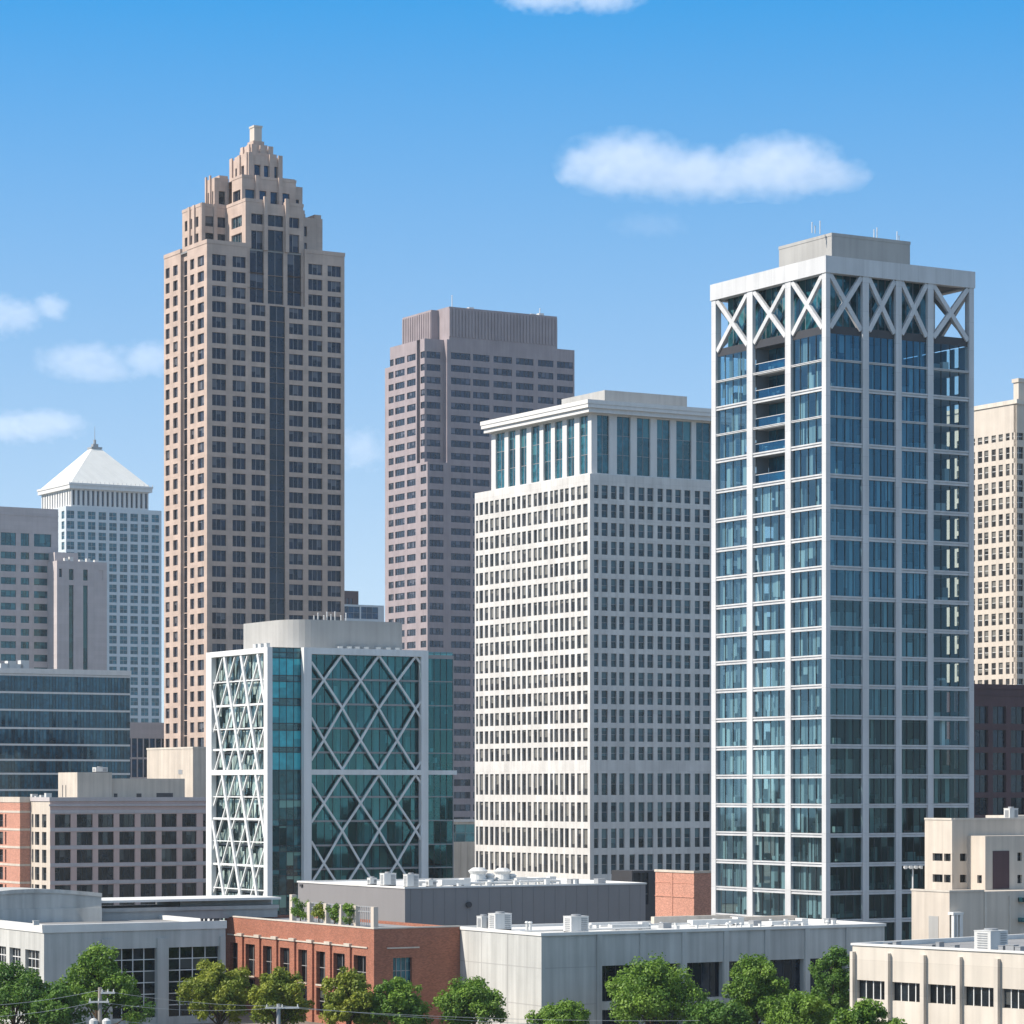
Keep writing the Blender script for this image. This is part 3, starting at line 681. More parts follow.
# ================================================================== D  glass tower with white frame
b = B('glass_frame_tower', 'blue glass tower in a white grid frame with crossed struts at its top', 826, 380, cat='skyscraper')
Wd, Dp = b.xr(974), b.yl(711.3)
ztop = b.z(255.4); zband = b.z(272.4); zx = b.z(322); zdk = b.z(328.5)
pr = [(0, b.xr(830.3)), (b.xr(862.8), b.xr(869)), (b.xr(896), b.xr(901.8)), (b.xr(928), b.xr(933.6)), (b.xr(969.3), Wd)]
pl = [(0, b.yl(821.8)), (b.yl(790.6), b.yl(785)), (b.yl(752.4), b.yl(746.7)), (b.yl(715.6), Dp)]
spd = [359, 387.5, 415.5, 443, 475, 506, 537, 567, 597.3, 627.5, 656.5, 685.8, 716.6, 746.2, 776, 806, 835.6, 865, 893.4, 922, 951]
thin = {359, 415.5}
fl = [(b.z(p), .13 if p in thin else .27) for p in spd]
mb = MB()
dz = .5                                                     # depth of the frame
def frame_posts(x0, x1, y0, y1): mb.box(x0, x1, y0, y1, 0, zband)
frame_posts(0, pr[0][1], 0, pl[0][1])
for a, c in pr[1:-1]: mb.box(a, c, 0, dz, 0, zband)
for a, c in pl[1:-1]: mb.box(0, dz, a, c, 0, zband)
mb.box(pr[-1][0], Wd, 0, .9, 0, zband); mb.box(0, .9, pl[-1][0], Dp, 0, zband); mb.box(Wd - .9, Wd, Dp - .9, Dp, 0, zband)
for k in (.33, .66):
    mb.box(Wd - dz, Wd, Dp * k - .4, Dp * k + .4, 0, zband); mb.box(Wd * k - .4, Wd * k + .4, Dp - dz, Dp, 0, zband)
for z, h in fl:
    pz = z - h; qz = z + h
    for (a, c), (d, e) in zip(pr, pr[1:]):
        mb.box(c + .002, d - .002, .10, dz, pz, pz + h * .75); mb.box(c + .002, d - .002, .05, dz, qz - h * .7, qz); mb.box(c + .002, d - .002, .2, dz - .05, pz + h * .75, qz - h * .7)
    for (a, c), (d, e) in zip(pl, pl[1:]):
        mb.box(.10, dz, c + .002, d - .002, pz, pz + h * .75); mb.box(.05, dz, c + .002, d - .002, qz - h * .7, qz); mb.box(.2, dz - .05, c + .002, d - .002, pz + h * .75, qz - h * .7)
    mb.box(Wd - dz, Wd - .05, .902, Dp - .902, pz, qz); mb.box(.902, Wd - .902, Dp - dz, Dp - .05, pz, qz)
b.part(mb, 'facade_frame', 'alu')
mb = MB()
mb.box(-.12, Wd + .12, -.12, 1.0, zband + .003, ztop); mb.box(-.12, 1.0, 1.0, Dp + .12, zband + .003, ztop); mb.box(Wd - 1, Wd + .12, 1, Dp + .12, zband + .003, ztop); mb.box(1, Wd - 1, Dp - 1, Dp + .12, zband + .003, ztop)
b.part(mb, 'parapet', 'alu')
# crossed struts
mb = MB()
zlo = zx - .6
for (a, c), (d, e) in zip(pr, pr[1:]):
    mb.bar((c + .1, .06, zlo), (d - .1, .06, zband - .1), .62, .45, (0, 1, 0)); mb.bar((c + .1, .10, zband - .1), (d - .1, .10, zlo), .62, .45, (0, 1, 0))
for (a, c), (d, e) in zip(pl, pl[1:]):
    mb.bar((.06, c + .1, zlo), (.06, d - .1, zband - .1), .62, .45, (1, 0, 0)); mb.bar((.10, c + .1, zband - .1), (.10, d - .1, zlo), .62, .45, (1, 0, 0))
for k in range(3):
    a = Dp * k / 3 + .5; c = Dp * (k + 1) / 3 - .5
    mb.bar((Wd - .06, a, zlo), (Wd - .06, c, zband), .6, .45, (-1, 0, 0)); mb.bar((Wd - .10, a, zband), (Wd - .10, c, zlo), .6, .45, (-1, 0, 0))
    a = Wd * k / 3 + .5; c = Wd * (k + 1) / 3 - .5
    mb.bar((a, Dp - .06, zlo), (c, Dp - .06, zband), .6, .45, (0, -1, 0)); mb.bar((a, Dp - .10, zband), (c, Dp - .10, zlo), .6, .45, (0, -1, 0))
b.part(mb, 'cross_bracing', 'alu')
mb = MB(); zd2 = zdk - .8
for (a, c), (d, e) in zip(pr, pr[1:]): mb.box(c + .003, d - .003, .35, .8, zdk - .5, zx - .3)
for (a, c), (d, e) in zip(pl, pl[1:]): mb.box(.35, .8, c + .003, d - .003, zdk - .5, zx - .3)
b.part(mb, 'dark_band', 'dark')
# windows (see-through), storeys behind them
levels = [z for z, h in fl]
tops = [zdk - .5] + [z - h for z, h in fl[:-1]]
bots = [z + h for z, h in fl]
bal = {(1, 0), (1, 1), (1, 2), (1, 3), (1, 4)}
gset = .36
for k, (zt_, zb_) in enumerate(zip(tops, bots)):
    for i, ((a, c), (d, e)) in enumerate(zip(pr, pr[1:])): b.wins.append(('R', gset, c, d, zb_, zt_, 4, 1, 'g_slot' if i == 3 and k < 14 else 'g_see' if k < 9 else ('g_seem' if k < 13 else 'g_seel')))  # panes graded by storey to stand in for reflections darkening downwards
    for i, ((a, c), (d, e)) in enumerate(zip(pl, pl[1:])):
        if (i, k) in bal: continue
        b.wins.append(('L', gset, c, d, zb_, zt_, 4, 1, 'g_home'))
mb = MB()                                                   # recessed balconies of the middle bay
for k in range(5):
    c, d = pl[1][1], pl[2][0]
    z0_, z1_ = bots[k], tops[k]
    mb.box(.5, .56, c + .02, d - .02, z0_ + .05, z0_ + 1.15, 0, skip='')
    mb.box(.45, .6, c + .01, d - .01, z0_ + 1.15, z0_ + 1.22, 1)
b.part(mb, 'balcony_rail', ['g_see', 'alu'])
mb = MB()
for k in range(5):
    c, d = pl[1][1], pl[2][0]
    for j in range(4):
        ya_, yb_ = c + (d - c) * j / 4, c + (d - c) * (j + 1) / 4
        mb.quad((2.6, ya_ + .05, bots[k]), (2.6, yb_ - .05, bots[k]), (2.6, yb_ - .05, tops[k]), (2.6, ya_ + .05, tops[k]), (-1, 0, 0), 0, random.random() * 9)
    mb.box(.7, 2.6, c - .12, c - .003, bots[k], tops[k], 1); mb.box(.7, 2.6, d + .003, d + .12, bots[k], tops[k], 1)
b.part(mb, 'balcony_back', ['g_pale', 'corem'])
for z, h in fl:
    mb = MB(); mb.box(.8, Wd - .8, .8, Dp - .8, z - .18, z + .12); b.part(mb, 'floor_slab', 'slabm')
mb = MB(); mb.box(.8, Wd - .8, .8, Dp - .8, zdk - .4, zdk - .1); b.part(mb, 'roof', 'dark')
mb = MB(); mb.box(5.5, 17.0, 6, 19, 0, zdk - .5, skip='b'); b.part(mb, 'core', 'corem')
mb = MB()
ncol = 0
for k, (zt_, zb_) in enumerate(zip(tops, bots)):
    for face, spans in (('R', list(zip(pr, pr[1:]))), ('L', list(zip(pl, pl[1:])))):
        for i, ((a, c), (d, e)) in enumerate(spans):
            if face == 'L' and (i, k) in bal: continue
            u = c + .1
            dens = .72 if face == 'L' else (.42 if i < 3 else (.0 if k < 13 else .3))
            if k > 9: dens *= .8
            while u < d - .25:
                w = random.uniform(.25, 1.0)
                if random.random() < dens:
                    w2 = min(w, d - u); dd = .95 + random.uniform(0, .25); zl = zb_ + (0 if random.random() < .7 else random.uniform(0, 1.4))
                    if face == 'R': mb.quad((u, dd, zl), (u + w2, dd, zl), (u + w2, dd, zt_), (u, dd, zt_), (0, -1, 0), 0, random.random() * 50)
                    else: mb.quad((dd, u, zl), (dd, u + w2, zl), (dd, u + w2, zt_), (dd, u, zt_), (-1, 0, 0), 0, random.random() * 50)
                u += w + random.uniform(0, .4)
b.part(mb, 'curtains', 'curtain', kind='stuff')
mb = MB()                                                   # furniture glimpsed near the panes
for k, zb_ in enumerate(bots):
    for i in range(26):
        if random.random() < .5: x, y = random.uniform(1.5, Wd - 2), random.uniform(1.5, 4)
        else: x, y = random.uniform(1.5, 4), random.uniform(1.5, Dp - 2)
        h = random.choice((.5, .75, .75, 1.1, 1.8)); s_ = random.uniform(.3, .9)
        mb.box(x - s_, x + s_, y - .3, y + .3, zb_ + .1, zb_ + .1 + h, 0, random.random() * 50)
b.part(mb, 'furniture', 'curtain', kind='stuff')
mb = MB()                                                   # glazing on the two far sides, sky seen through the corner
for k, (zt_, zb_) in enumerate(zip(tops, bots)):
    mb.quad((Wd - .6, .9, zb_), (Wd - .6, Dp - .9, zb_), (Wd - .6, Dp - .9, zt_), (Wd - .6, .9, zt_), (1, 0, 0), 0, k * .37)
    ee = [.9] + sorted(b.yl(p_, Wd - .7) for p_ in (946.5, 950.4, 954.4, 958.8, 965.8, 967.6)) + [Dp - .9]
    for a_, c_ in zip(ee[0::2], ee[1::2]): mb.box(Wd - .75, Wd - .65, a_, c_, zb_ + .1, zt_, 1)
    for a_, c_ in zip(ee[1::2], ee[2::2]): mb.box(Wd - .75, Wd - .65, a_, c_, zb_ + .1, zb_ + .7, 1)
    mb.quad((.9, Dp - .6, zb_), (Wd - .9, Dp - .6, zb_), (Wd - .9, Dp - .6, zt_), (.9, Dp - .6, zt_), (0, 1, 0), 0, k * .41)
b.part(mb, 'rear_glazing', ['g_side', 'corem'])
mb = MB()                                                   # plant storey glazing behind the crossed struts
for i in range(14):
    x0_, x1_ = 1.6 + (Wd - 3.2) * .76 * i / 14, 1.6 + (Wd - 3.2) * .76 * (i + 1) / 14
    mb.quad((x0_ + .1, 1.6, zdk), (x1_ - .1, 1.6, zdk), (x1_ - .1, 1.6, zband + .5), (x0_ + .1, 1.6, zband + .5), (0, -1, 0), 0, random.random() * 9)
for i in range(18):
    y0_, y1_ = 1.6 + (Dp - 3.2) * i / 18, 1.6 + (Dp - 3.2) * (i + 1) / 18
    mb.quad((1.6, y0_ + .06, zdk), (1.6, y1_ - .06, zdk), (1.6, y1_ - .06, zband + .5), (1.6, y0_ + .06, zband + .5), (-1, 0, 0), 0, random.random() * 9)
mb.box(1.61, 1.6 + (Wd - 3.2) * .76, 1.61, Dp - 1.6, zdk, zband + .5, 1, skip='b')
b.part(mb, 'plant_storey', ['g_teal', 'corem'])
mb = MB(); mb.box(1.0, Wd - 1, 1.0, Dp - 1, zband + .2, zband + .8); b.part(mb, 'roof', 'roofg')
mb = MB(); x0 = b.xr(831.7, 3.5); x1 = b.xr(910, 3.5); y1 = b.yl(779, x0)
zp = b.z(233, x0, 3.5)
mb.box(x0, x1, 3.5, y1, zband + .8, zp); mb.box(x0 - .05, x1 + .05, 3.45, y1 + .05, zp - .35, zp + .05)
b.part(mb, 'penthouse', 'greyconc')
b.clutter('antenna', 'antenna', 'stubby white antenna on the penthouse of the white framed glass tower', 'antennas on the glass tower', [(b.xr(px, 5), 5, zp + .05, .06, .1, h, True) for px, h in ((812, 1.3), (815, .9), (820, 1.6), (874, 1.3), (877, 1.6), (897, 1.4), (899, .9))])
b.windows(.07, 'mulld', vis=lambda w: True)

# ================================================================== R  diagrid building
b = B('diagrid_office', 'green glass office wrapped in a white diamond lattice frame', 268.5, 480)
Dp = b.yl(207.2); Wd = b.xr(454)
zt = b.z(647); zb1, zb0 = b.z(769.4), b.z(774.6)
R0, R1 = b.xr(304, -.9), b.xr(428.4, -.9)
i0, i1 = b.xr(311.7, -.9), b.xr(421.5, -.9)
ztp, zti = b.z(646.6), b.z(653.2)
# white frames
mb = MB()
mb.box(R0, i0, -.9, 0.1, 0, ztp); mb.box(i1, R1, -.9, .1, 0, ztp); mb.box(i0 + .002, i1 - .002, -.9, .1, zti, ztp); mb.box(i0 + .002, i1 - .002, -.85, .1, zb0, zb1)
mb.box(R1 + .002, Wd + .4, -.3, .1, zb0 + .05, zb1 - .05)
b.part(mb, 'street_frame', 'diag')
mb = MB(); j0 = b.yl(264.8); j1 = b.yl(212.5)
ztl = b.z(652.5)
mb.box(-.2, .7, 0.0, j0, 0, zt); mb.box(-.2, .7, j1, Dp, 0, zt); mb.box(-.2, .7, j0 + .002, j1 - .002, ztl, zt); mb.box(-.15, .7, j0 + .002, j1 - .002, zb0, zb1)
fls = [b.z(p) for p in (679, 703.5, 727.5, 748.5, 797, 819.5, 842.5, 866.5, 891, 915)]
for k, z in enumerate(fls):
    mb.box(.1, .5, j0 + .002, j1 - .002, z - (.17 if k % 2 else .08), z + (.17 if k % 2 else .08))
b.part(mb, 'side_frame', 'diag')
# street-side lattice
mb = MB()
sx = 18.33; ox = 300 + 38 / 6.4
def clipline(x0, y0, x1, y1, xa, xb):
    if x0 > x1: x0, y0, x1, y1 = x1, y1, x0, y0
    if x1 <= xa or x0 >= xb: return None
    if x0 < xa: y0 += (y1 - y0) * (xa - x0) / (x1 - x0); x0 = xa
    if x1 > xb: y1 = y0 + (y1 - y0) * (xb - x0) / (x1 - x0); x1 = xb
    return x0, y0, x1, y1
def lattice(mb, ytop, ys):
    for j in range(len(ys) - 1):
        for i in range(-1, 8):
            xa_, xb_ = ox + sx * i, ox + sx * (i + 1)
            up = (i + j) % 2 == 0
            c_ = clipline(xa_, ys[j] if up else ys[j + 1], xb_, ys[j + 1] if up else ys[j], 311.7, 421.5)
            if c_:
                x0, y0, x1, y1 = c_
                p = (b.xr(x0, -.6), -.55 - (.04 if up else 0), b.z(y0)); q = (b.xr(x1, -.6), -.55 - (.04 if up else 0), b.z(y1))
                if (Vector(p) - Vector(q)).length > .4: mb.bar(p, q, .34, .22, (0, 1, 0))
lattice(mb, 653, [653, 679, 707, 739.5, 769.4])
lattice(mb, 775, [774.6, 803.5, 831.5, 864, 893, 922])
b.part(mb, 'lattice', 'diag')
# side lattice: strong raking members and a lighter opposite set
mb = MB()
def side_line(px0, y0, px1, y1, w, dd):
    if px0 > px1: px0, y0, px1, y1 = px1, y1, px0, y0
    c_ = clipline(px0, y0, px1, y1, 212.5, 264.8)
    if c_:
        x0, y0, x1, y1 = c_
        p = (dd, b.yl(x0, 0), b.z(y0)); q = (dd, b.yl(x1, 0), b.z(y1))
        if (Vector(p) - Vector(q)).length > .8: mb.bar(p, q, w, .35, (1, 0, 0))
for i in range(-2, 4):
    for (ya_, yb_, o_) in ((653, 769.4, 0), (774.6, 925, -2)):
        x_ = 207.5 + 16.7 * i + o_; side_line(x_, ya_, x_ + (yb_ - ya_) * .147, yb_, .62, -.1)
for i in range(-1, 12):
    for (ya_, yb_) in ((653, 769.4), (774.6, 925)):
        for (o_, yy) in ((0, ya_), ):
            x_ = 221.5 + 12.5 * i; side_line(x_, ya_, x_ - (yb_ - ya_) * .28, yb_, .26, .12)
b.part(mb, 'lattice', 'diag')
# glazing
floors = [b.z(p) for p in (678, 703, 727.5, 752, 772, 797, 821.5, 846, 870, 894)]
lv = [zt] + floors + [0]
bx0 = b.xr(428.4)
for (za, zb_) in zip(lv, lv[1:]):
    b.wins.append(('L', .8, j0, j1, zb_ + .25, za - .25, 9, 1, 'g_side'))
    b.wins.append(('R', .25, i0, i1, zb_ + .15, za - .15, 14, 1, 'g_seeg'))
    b.wins.append(('R', .2, bx0, Wd - .15, zb_ + .08, za - .08, 4, 1, 'g_seeg'))
mb = MB()
b.each('spandrel', 'mull', [(i0, i1, .02, .4, z - .15, z + .15) for z in floors] + [(bx0, Wd - .15, .1, .4, z - .08, z + .08) for z in floors] + [(bx0, Wd, .1, .5, zt - 1.2, zt - .6), (Wd - .15, Wd, .1, .3, 0, zt - 1.202)])
tx0, tx1 = .75, R0 - .003
tl = [b.z(p) for p in (647.2, 652, 657.5, 675, 681, 698, 705, 723, 730, 747, 752, 770, 794, 800, 820, 826, 846, 852, 870, 876, 895, 915)]
for k, (za, zb_) in enumerate(zip(tl, tl[1:])):
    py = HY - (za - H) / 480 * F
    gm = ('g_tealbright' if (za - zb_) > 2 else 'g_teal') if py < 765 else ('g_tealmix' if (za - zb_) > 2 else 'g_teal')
    b.wins.append(('R', .3, tx0, tx1, zb_ + .05, za - .05, 4, 1, gm))
b.each('spandrel', 'mulld', [(tx0, tx1, .2, .5, z - .055, z + .055) for z in tl])
mb = MB(); mb.quad((Wd, .1, 0), (Wd, 40, 0), (Wd, 40, zt - .6), (Wd, .1, zt - .6), (1, 0, 0)); mb.quad((0, Dp, 0), (Wd, Dp, 0), (Wd, Dp, zt - .6), (0, Dp, zt - .6), (0, 1, 0))
b.part(mb, 'rear_wall', 'g_teal')
for z in floors:
    mb = MB(); mb.box(.95, Wd - .2, .45, Dp - .5, z - .12, z + .18); b.part(mb, 'floor_slab', 'slabm')
mb = MB(); mb.box(.75, Wd - .1, .42, Dp - .02, zt - .9, zt - .35); b.part(mb, 'roof', 'roofw')
mb = MB(); mb.box(8, Wd - 6, 9, Dp - 6, 0, zt - .95); mb.box(1.6, R0 + 1, .9, 2, 0, zt - 1, 0); b.part(mb, 'core', 'corem')
b.each('column', 'alu', [(b.xr(px, 3.5) - .45, b.xr(px, 3.5) + .45, 3, 3.9, .05, zt - 1) for px in (338, 361, 375, 398)] + [(2.6, 3.4, y, y + .8, .05, zt - 1) for y in (8, 16, 24)])
mb = MB()
for k, (za, zb_) in enumerate(zip(lv, lv[1:-1] + [2])):
    za -= .35; zb_ += .25
    for face, a, c, dens, dist in (('L', j0, j1, .93, 1.15), ('R', i0, i1, .38, 1.6), ('R', bx0, Wd - .4, .4, 1.2)):
        u = a
        while u < c - .3:
            w = random.uniform(.3, 1.3); w = min(w, c - u)
            if random.random() < dens:
                zl = zb_ if random.random() < .6 else random.uniform(zb_, za - .8); zh = za if random.random() < .7 else random.uniform(zl + .5, za)
                if face == 'R': mb.quad((u, dist, zl), (u + w, dist, zl), (u + w, dist, zh), (u, dist, zh), (0, -1, 0), 0, random.random() * 50)
                else: mb.quad((dist, u, zl), (dist, u + w, zl), (dist, u + w, zh), (dist, u, zh), (-1, 0, 0), 1, random.random() * 50)
            u += w + random.uniform(0, .5)
b.part(mb, 'curtains', ['curtain', 'blind'], kind='stuff')
# rounded rooftop plant enclosure
mb = MB(); zp = b.z(619.8, 10, 6)
px0 = b.xr(311, 5); x1 = b.xr(402, 5); x0 = px0 - 4; y1 = b.yl(243.5, x0)
pts = [(x0, y1)] ; rad = 5.0
for k in range(9):
    a = math.pi + (math.pi / 2) * k / 8; pts.append((x0 + rad + rad * math.cos(a), 5 + rad + rad * math.sin(a)))
pts += [(x1, 5), (x1, y1)]
for (xa_, ya_), (xb_, yb_) in zip(pts, pts[1:] + pts[:1]): mb.quad((xa_, ya_, zt - .35), (xb_, yb_, zt - .35), (xb_, yb_, zp), (xa_, ya_, zp))
mb.poly([(x, y, zp - .2) for x, y in pts])
b.part(mb, 'rooftop_enclosure', 'greyconc')
b.clutter('antenna', 'antenna', 'short antenna in the cluster above the rounded enclosure of the lattice office', 'antennas on the lattice office', [(b.xr(px, 9), 9, zp - .2, .09, .1, h, True) for px, h in ((314, 1.0), (318, 1.5), (324, 1.1), (327, 1.7), (331, 1.3), (335, 1.8), (341, 1.2), (346, 1.6))])
b.clutter('roof_vent', 'roof vent', 'small vent box at the foot of the rounded rooftop enclosure, lattice office', 'vents on the lattice office', [(2.3, b.yl(px, 2.5), zt - .34, .3, .5, 1.2, False) for px in (257, 262, 268)] + [(b.xr(px, 4.2), 4.3, zt - .34, .4, .3, .95, False) for px in (340, 349, 357, 366, 378, 388, 397)])
b.windows(.06, 'mulld')

# ================================================================== E  cream tower behind the glass tower
b = B('cream_tower', 'cream stone tower with small paired windows rising behind a maroon block', 1017, 700, cat='skyscraper')
Dp = b.yl(940); Wd = 24; zt = b.z(403.4)
LCc = [(b.yl(d), b.yl(a)) for a, d in ((977.8, 982.2), (984.2, 988.4), (991.5, 995.8), (998.6, 1002.8), (1005.8, 1009.6), (1012, 1014.8))]
LCc += [(b.yl(d - 7 * k), b.yl(a - 7 * k)) for k, (a, d) in ((k, (970.8, 975)) for k in range(4))]
rows = [(b.z(439), b.z(431.8))] + rows_n(b, 445.9, 16.6, 11.8, 18)
mb = MB()
b.facade(mb, 'L', 0, 0, Dp, 0, zt, LCc, rows, .3, (1, 2), 'g_lit')
b.facade(mb, 'R', 1.2, 0, Wd, 0, zt, [(.4 + 3.2 * k, 2.9 + 3.2 * k) for k in range(7)], rows, .4, (2, 2), 'g_apt')
mb.quad((0, 0, 0), (0, 1.2, 0), (0, 1.2, zt), (0, 0, zt), (1, 0, 0))
mb.box(0, Wd, 1.2, Dp, 0, zt, skip='fl'); b.part(mb, 'wall', 'cream')
mb = MB(); mb.box(-.3, .5, -.3, Dp + .3, zt + .003, zt + 1.0); mb.box(.5, Wd, .9, 1.6, zt + .003, zt + 1.0); b.part(mb, 'parapet', 'beigeplain')
mb = MB(); x0 = 3; y1 = b.yl(1013.5, x0); zq = b.z(383, x0, y1)
mb.box(x0, Wd, 3, y1, zt + .003, zq); mb.box(x0 - .3, Wd, 2.7, y1 + .3, zq + .003, zq + .9); b.part(mb, 'penthouse', 'cream')
b.windows(.12, 'mullw', vis=lambda w: w[0] == 'L' and w[3] < b.yl(976))

# ================================================================== F  maroon block
b = B('maroon_block', 'dark maroon office block at the foot of the cream tower', 955, 520)
Wd = b.xr(1070); zt = b.z(688)
rows = rows_px(b, [705.7, 729.5, 752.5, 775, 797.8, 821], 17.3)
cc = [(b.xr(a), b.xr(d)) for a, d in ((957, 970), (975, 988.3), (993, 1006.2), (1011, 1025), (1030, 1044), (1049, 1062))]
mb = MB(); b.facade(mb, 'R', 0, 0, Wd, 0, zt, cc, rows, .5, (2, 1), 'g_dark'); mb.box(0, Wd, 0, 20, 0, zt, skip='f'); b.part(mb, 'wall', 'maroon')
mb = MB(); mb.box(-.15, Wd, -.15, .5, zt + .003, zt + .8); b.part(mb, 'parapet', 'maroon')
mb = MB(); mb.box(0, Wd, -.1, -.003, b.z(695), b.z(694)); b.part(mb, 'string_course', 'maroon')
b.windows(.12, 'mulld')

# ================================================================== P  pyramid-roofed tower
b = B('pyramid_roof_tower', 'pale blue tower with a white pyramid roof and antenna', 66, 1400, cat='skyscraper')
Wd = b.xr(161.5); Dp = b.yl(40)
zt = b.z(506); ze = b.z(488); zc = b.z(482.5)
rows = rows_n(b, 510.4, 10.35, 7.6, 27)
RCc = [(b.xr(66.9 + 10.6 * k), b.xr(74.3 + 10.6 * k)) for k in range(9)]
LCc = [(2 + 7.5 * k, 5.5 + 7.5 * k) for k in range(7)]
mb = MB()
b.facade(mb, 'R', 0, 0, Wd, 0, zt, RCc, rows, .4, (2, 2), 'g_pale'); b.facade(mb, 'L', 0, 0, Dp, 0, zt, LCc, rows[:12], .4, (2, 2), 'g_pale')
mb.box(0, Wd, 0, Dp, 0, zt, skip='fl'); b.part(mb, 'wall', 'bluewhite')
mb = MB(); x0, x1 = b.xr(71.2, 1), b.xr(148.5, 1); y1 = b.yl(41.5, x0)
cw = (x1 - x0) / 16
b.facade(mb, 'R', 1, x0, x1, zt + .003, ze, [(x0 + cw * k + cw * .28, x0 + cw * (k + 1) - cw * .22) for k in range(16)], [(zt + .8, ze - .5)], 1.2, (1, 1), 'g_blue')
ch = (y1 - 1) / 12
b.facade(mb, 'L', x0, 1, y1, zt + .003, ze, [(1 + ch * k + ch * .3, 1 + ch * (k + 1) - ch * .3) for k in range(12)], [(zt + .8, ze - .5)], 1.2, (1, 1), 'g_pale')
mb.box(x0, x1, 1, y1, zt + .003, ze, skip='flb'); b.part(mb, 'colonnade_storey', 'whitetrim')
mb = MB(); mb.box(x0 - 1.4, x1 + 1.4, -.4, y1 + 1.4, ze + .003, zc); mb.box(x0 - 1.7, x1 + 1.7, -.7, y1 + 1.7, zc - .8, zc + .15)
for k in range(20): x = x0 - 1.5 + (x1 - x0 + 3) * k / 19; mb.box(x - .12, x + .12, -.5, -.3, zc + .15, zc + 1.1)
b.part(mb, 'cornice', 'whitetrim')
mb = MB(); zq = b.z(447.5, x0 + 14, 14)
cx, cy = (x0 + x1) / 2, (1 + y1) / 2; hw = 2.4
A = [(x0 - .5, .4), (x1 + .5, .4), (x1 + .5, y1 + .6), (x0 - .5, y1 + .6)]; T_ = [(cx - hw, cy - hw), (cx + hw, cy - hw), (cx + hw, cy + hw), (cx - hw, cy + hw)]
for k in range(4):
    a, c = A[k], A[(k + 1) % 4]; d, e = T_[(k + 1) % 4], T_[k]
    mb.quad((*a, zc + .2), (*c, zc + .2), (*d, zq), (*e, zq))
mb.poly([(*p, zq) for p in T_])
b.part(mb, 'pyramid_roof', 'roofmetal')
mb = MB(); mb.box(cx - 2.7, cx + 2.7, cy - 2.7, cy + 2.7, zq + .003, zq + .9); mb.box(cx - 1.3, cx + 1.3, cy - 1.3, cy + 1.3, zq + .9, zq + 2.4); mb.tube([(cx, cy, zq + 2.4), (cx, cy, zq + 4.5)], .7, 8)
mb.tube([(cx, cy, zq + 4.5), (cx, cy, zq + 11)], [.16, .07], 6)
b.part(mb, 'antenna', 'grey')
b.windows(.16, 'mull')

# ================================================================== O  pale tower with ribbon windows, and its lower wing
b = B('ribbon_window_tower', 'pale grey stone tower with wide dark ribbon windows at the picture edge', -24, 900)
Wd = b.xr(58.2); zt = b.z(505.2)
def zat(px, py): x = b.xr(px); return b.z(py, x, 0)
rows = [(zat(25, 546), zat(25, 533.3))] + [(zat(25, 559.2 + 12.75 * k), zat(25, 552.4 + 12.75 * k)) for k in range(13)]
cc = [(b.xr(a), b.xr(d)) for a, d in ((-20, -6), (.8, 16), (20.8, 29.2), (34, 51.2))]
mb = MB(); b.facade(mb, 'R', 0, 0, Wd, 0, zt, cc, rows, .4, (3, 1), 'g_teal'); mb.box(0, Wd, 0, 22, 0, zt, skip='f')
mb.box(-.1, Wd + .1, -.1, -.003, zt - 2.4, zt - 2.0); b.part(mb, 'wall', 'palestone')
b.windows(.08, 'mulld')
b = B('slot_window_wing', 'low pale stone wing with two tall slot windows beside the ribbon window tower', 57, 905)
Wd = b.xr(107); zt = b.z(560.5)
mb = MB(); up = (b.z(579.5), b.z(568.5)); lw = (b.z(680), b.z(584.5))
s1, s2 = (b.xr(69), b.xr(73.6)), (b.xr(83.2), b.xr(87.8))
b.facade(mb, 'R', 0, 0, b.xr(66), 0, zt, [(b.xr(59.2), b.xr(62))], [(b.z(577), b.z(568.5))], .5, (1, 1), 'g_blue')
b.facade(mb, 'R', 0, b.xr(66), b.xr(96), 0, zt, [s1, s2], [lw, up], .6, (1, 1), 'g_teal')
b.facade(mb, 'R', 0, b.xr(96), Wd, 0, zt, [(b.xr(99), b.xr(103))], [(b.z(578.5), b.z(568.5))], .2, (1, 1), 'g_apt', rec=False)
mb.quad((b.xr(99), .2, b.z(578.5)), (b.xr(103), .2, b.z(578.5)), (b.xr(103), .2, b.z(568.5)), (b.xr(99), .2, b.z(568.5)), (0, -1, 0))
mb.box(0, Wd, 0, 20, 0, zt, skip='f'); mb.box(.5, 8, 3, 12, zt, b.z(552, 0, 3)); b.part(mb, 'wall', 'palestone')
b.clutter('roof_vent', 'roof vent', 'small vent at the roof edge of the pale slot window wing', 'vents on the slot window wing', [(b.xr(px, 1), 1.2, zt, .6, .6, h, False) for px, h in ((66, .9), (71, 1.3), (81, .6), (88, 1.0), (96, .7))])
b.windows(0.0)

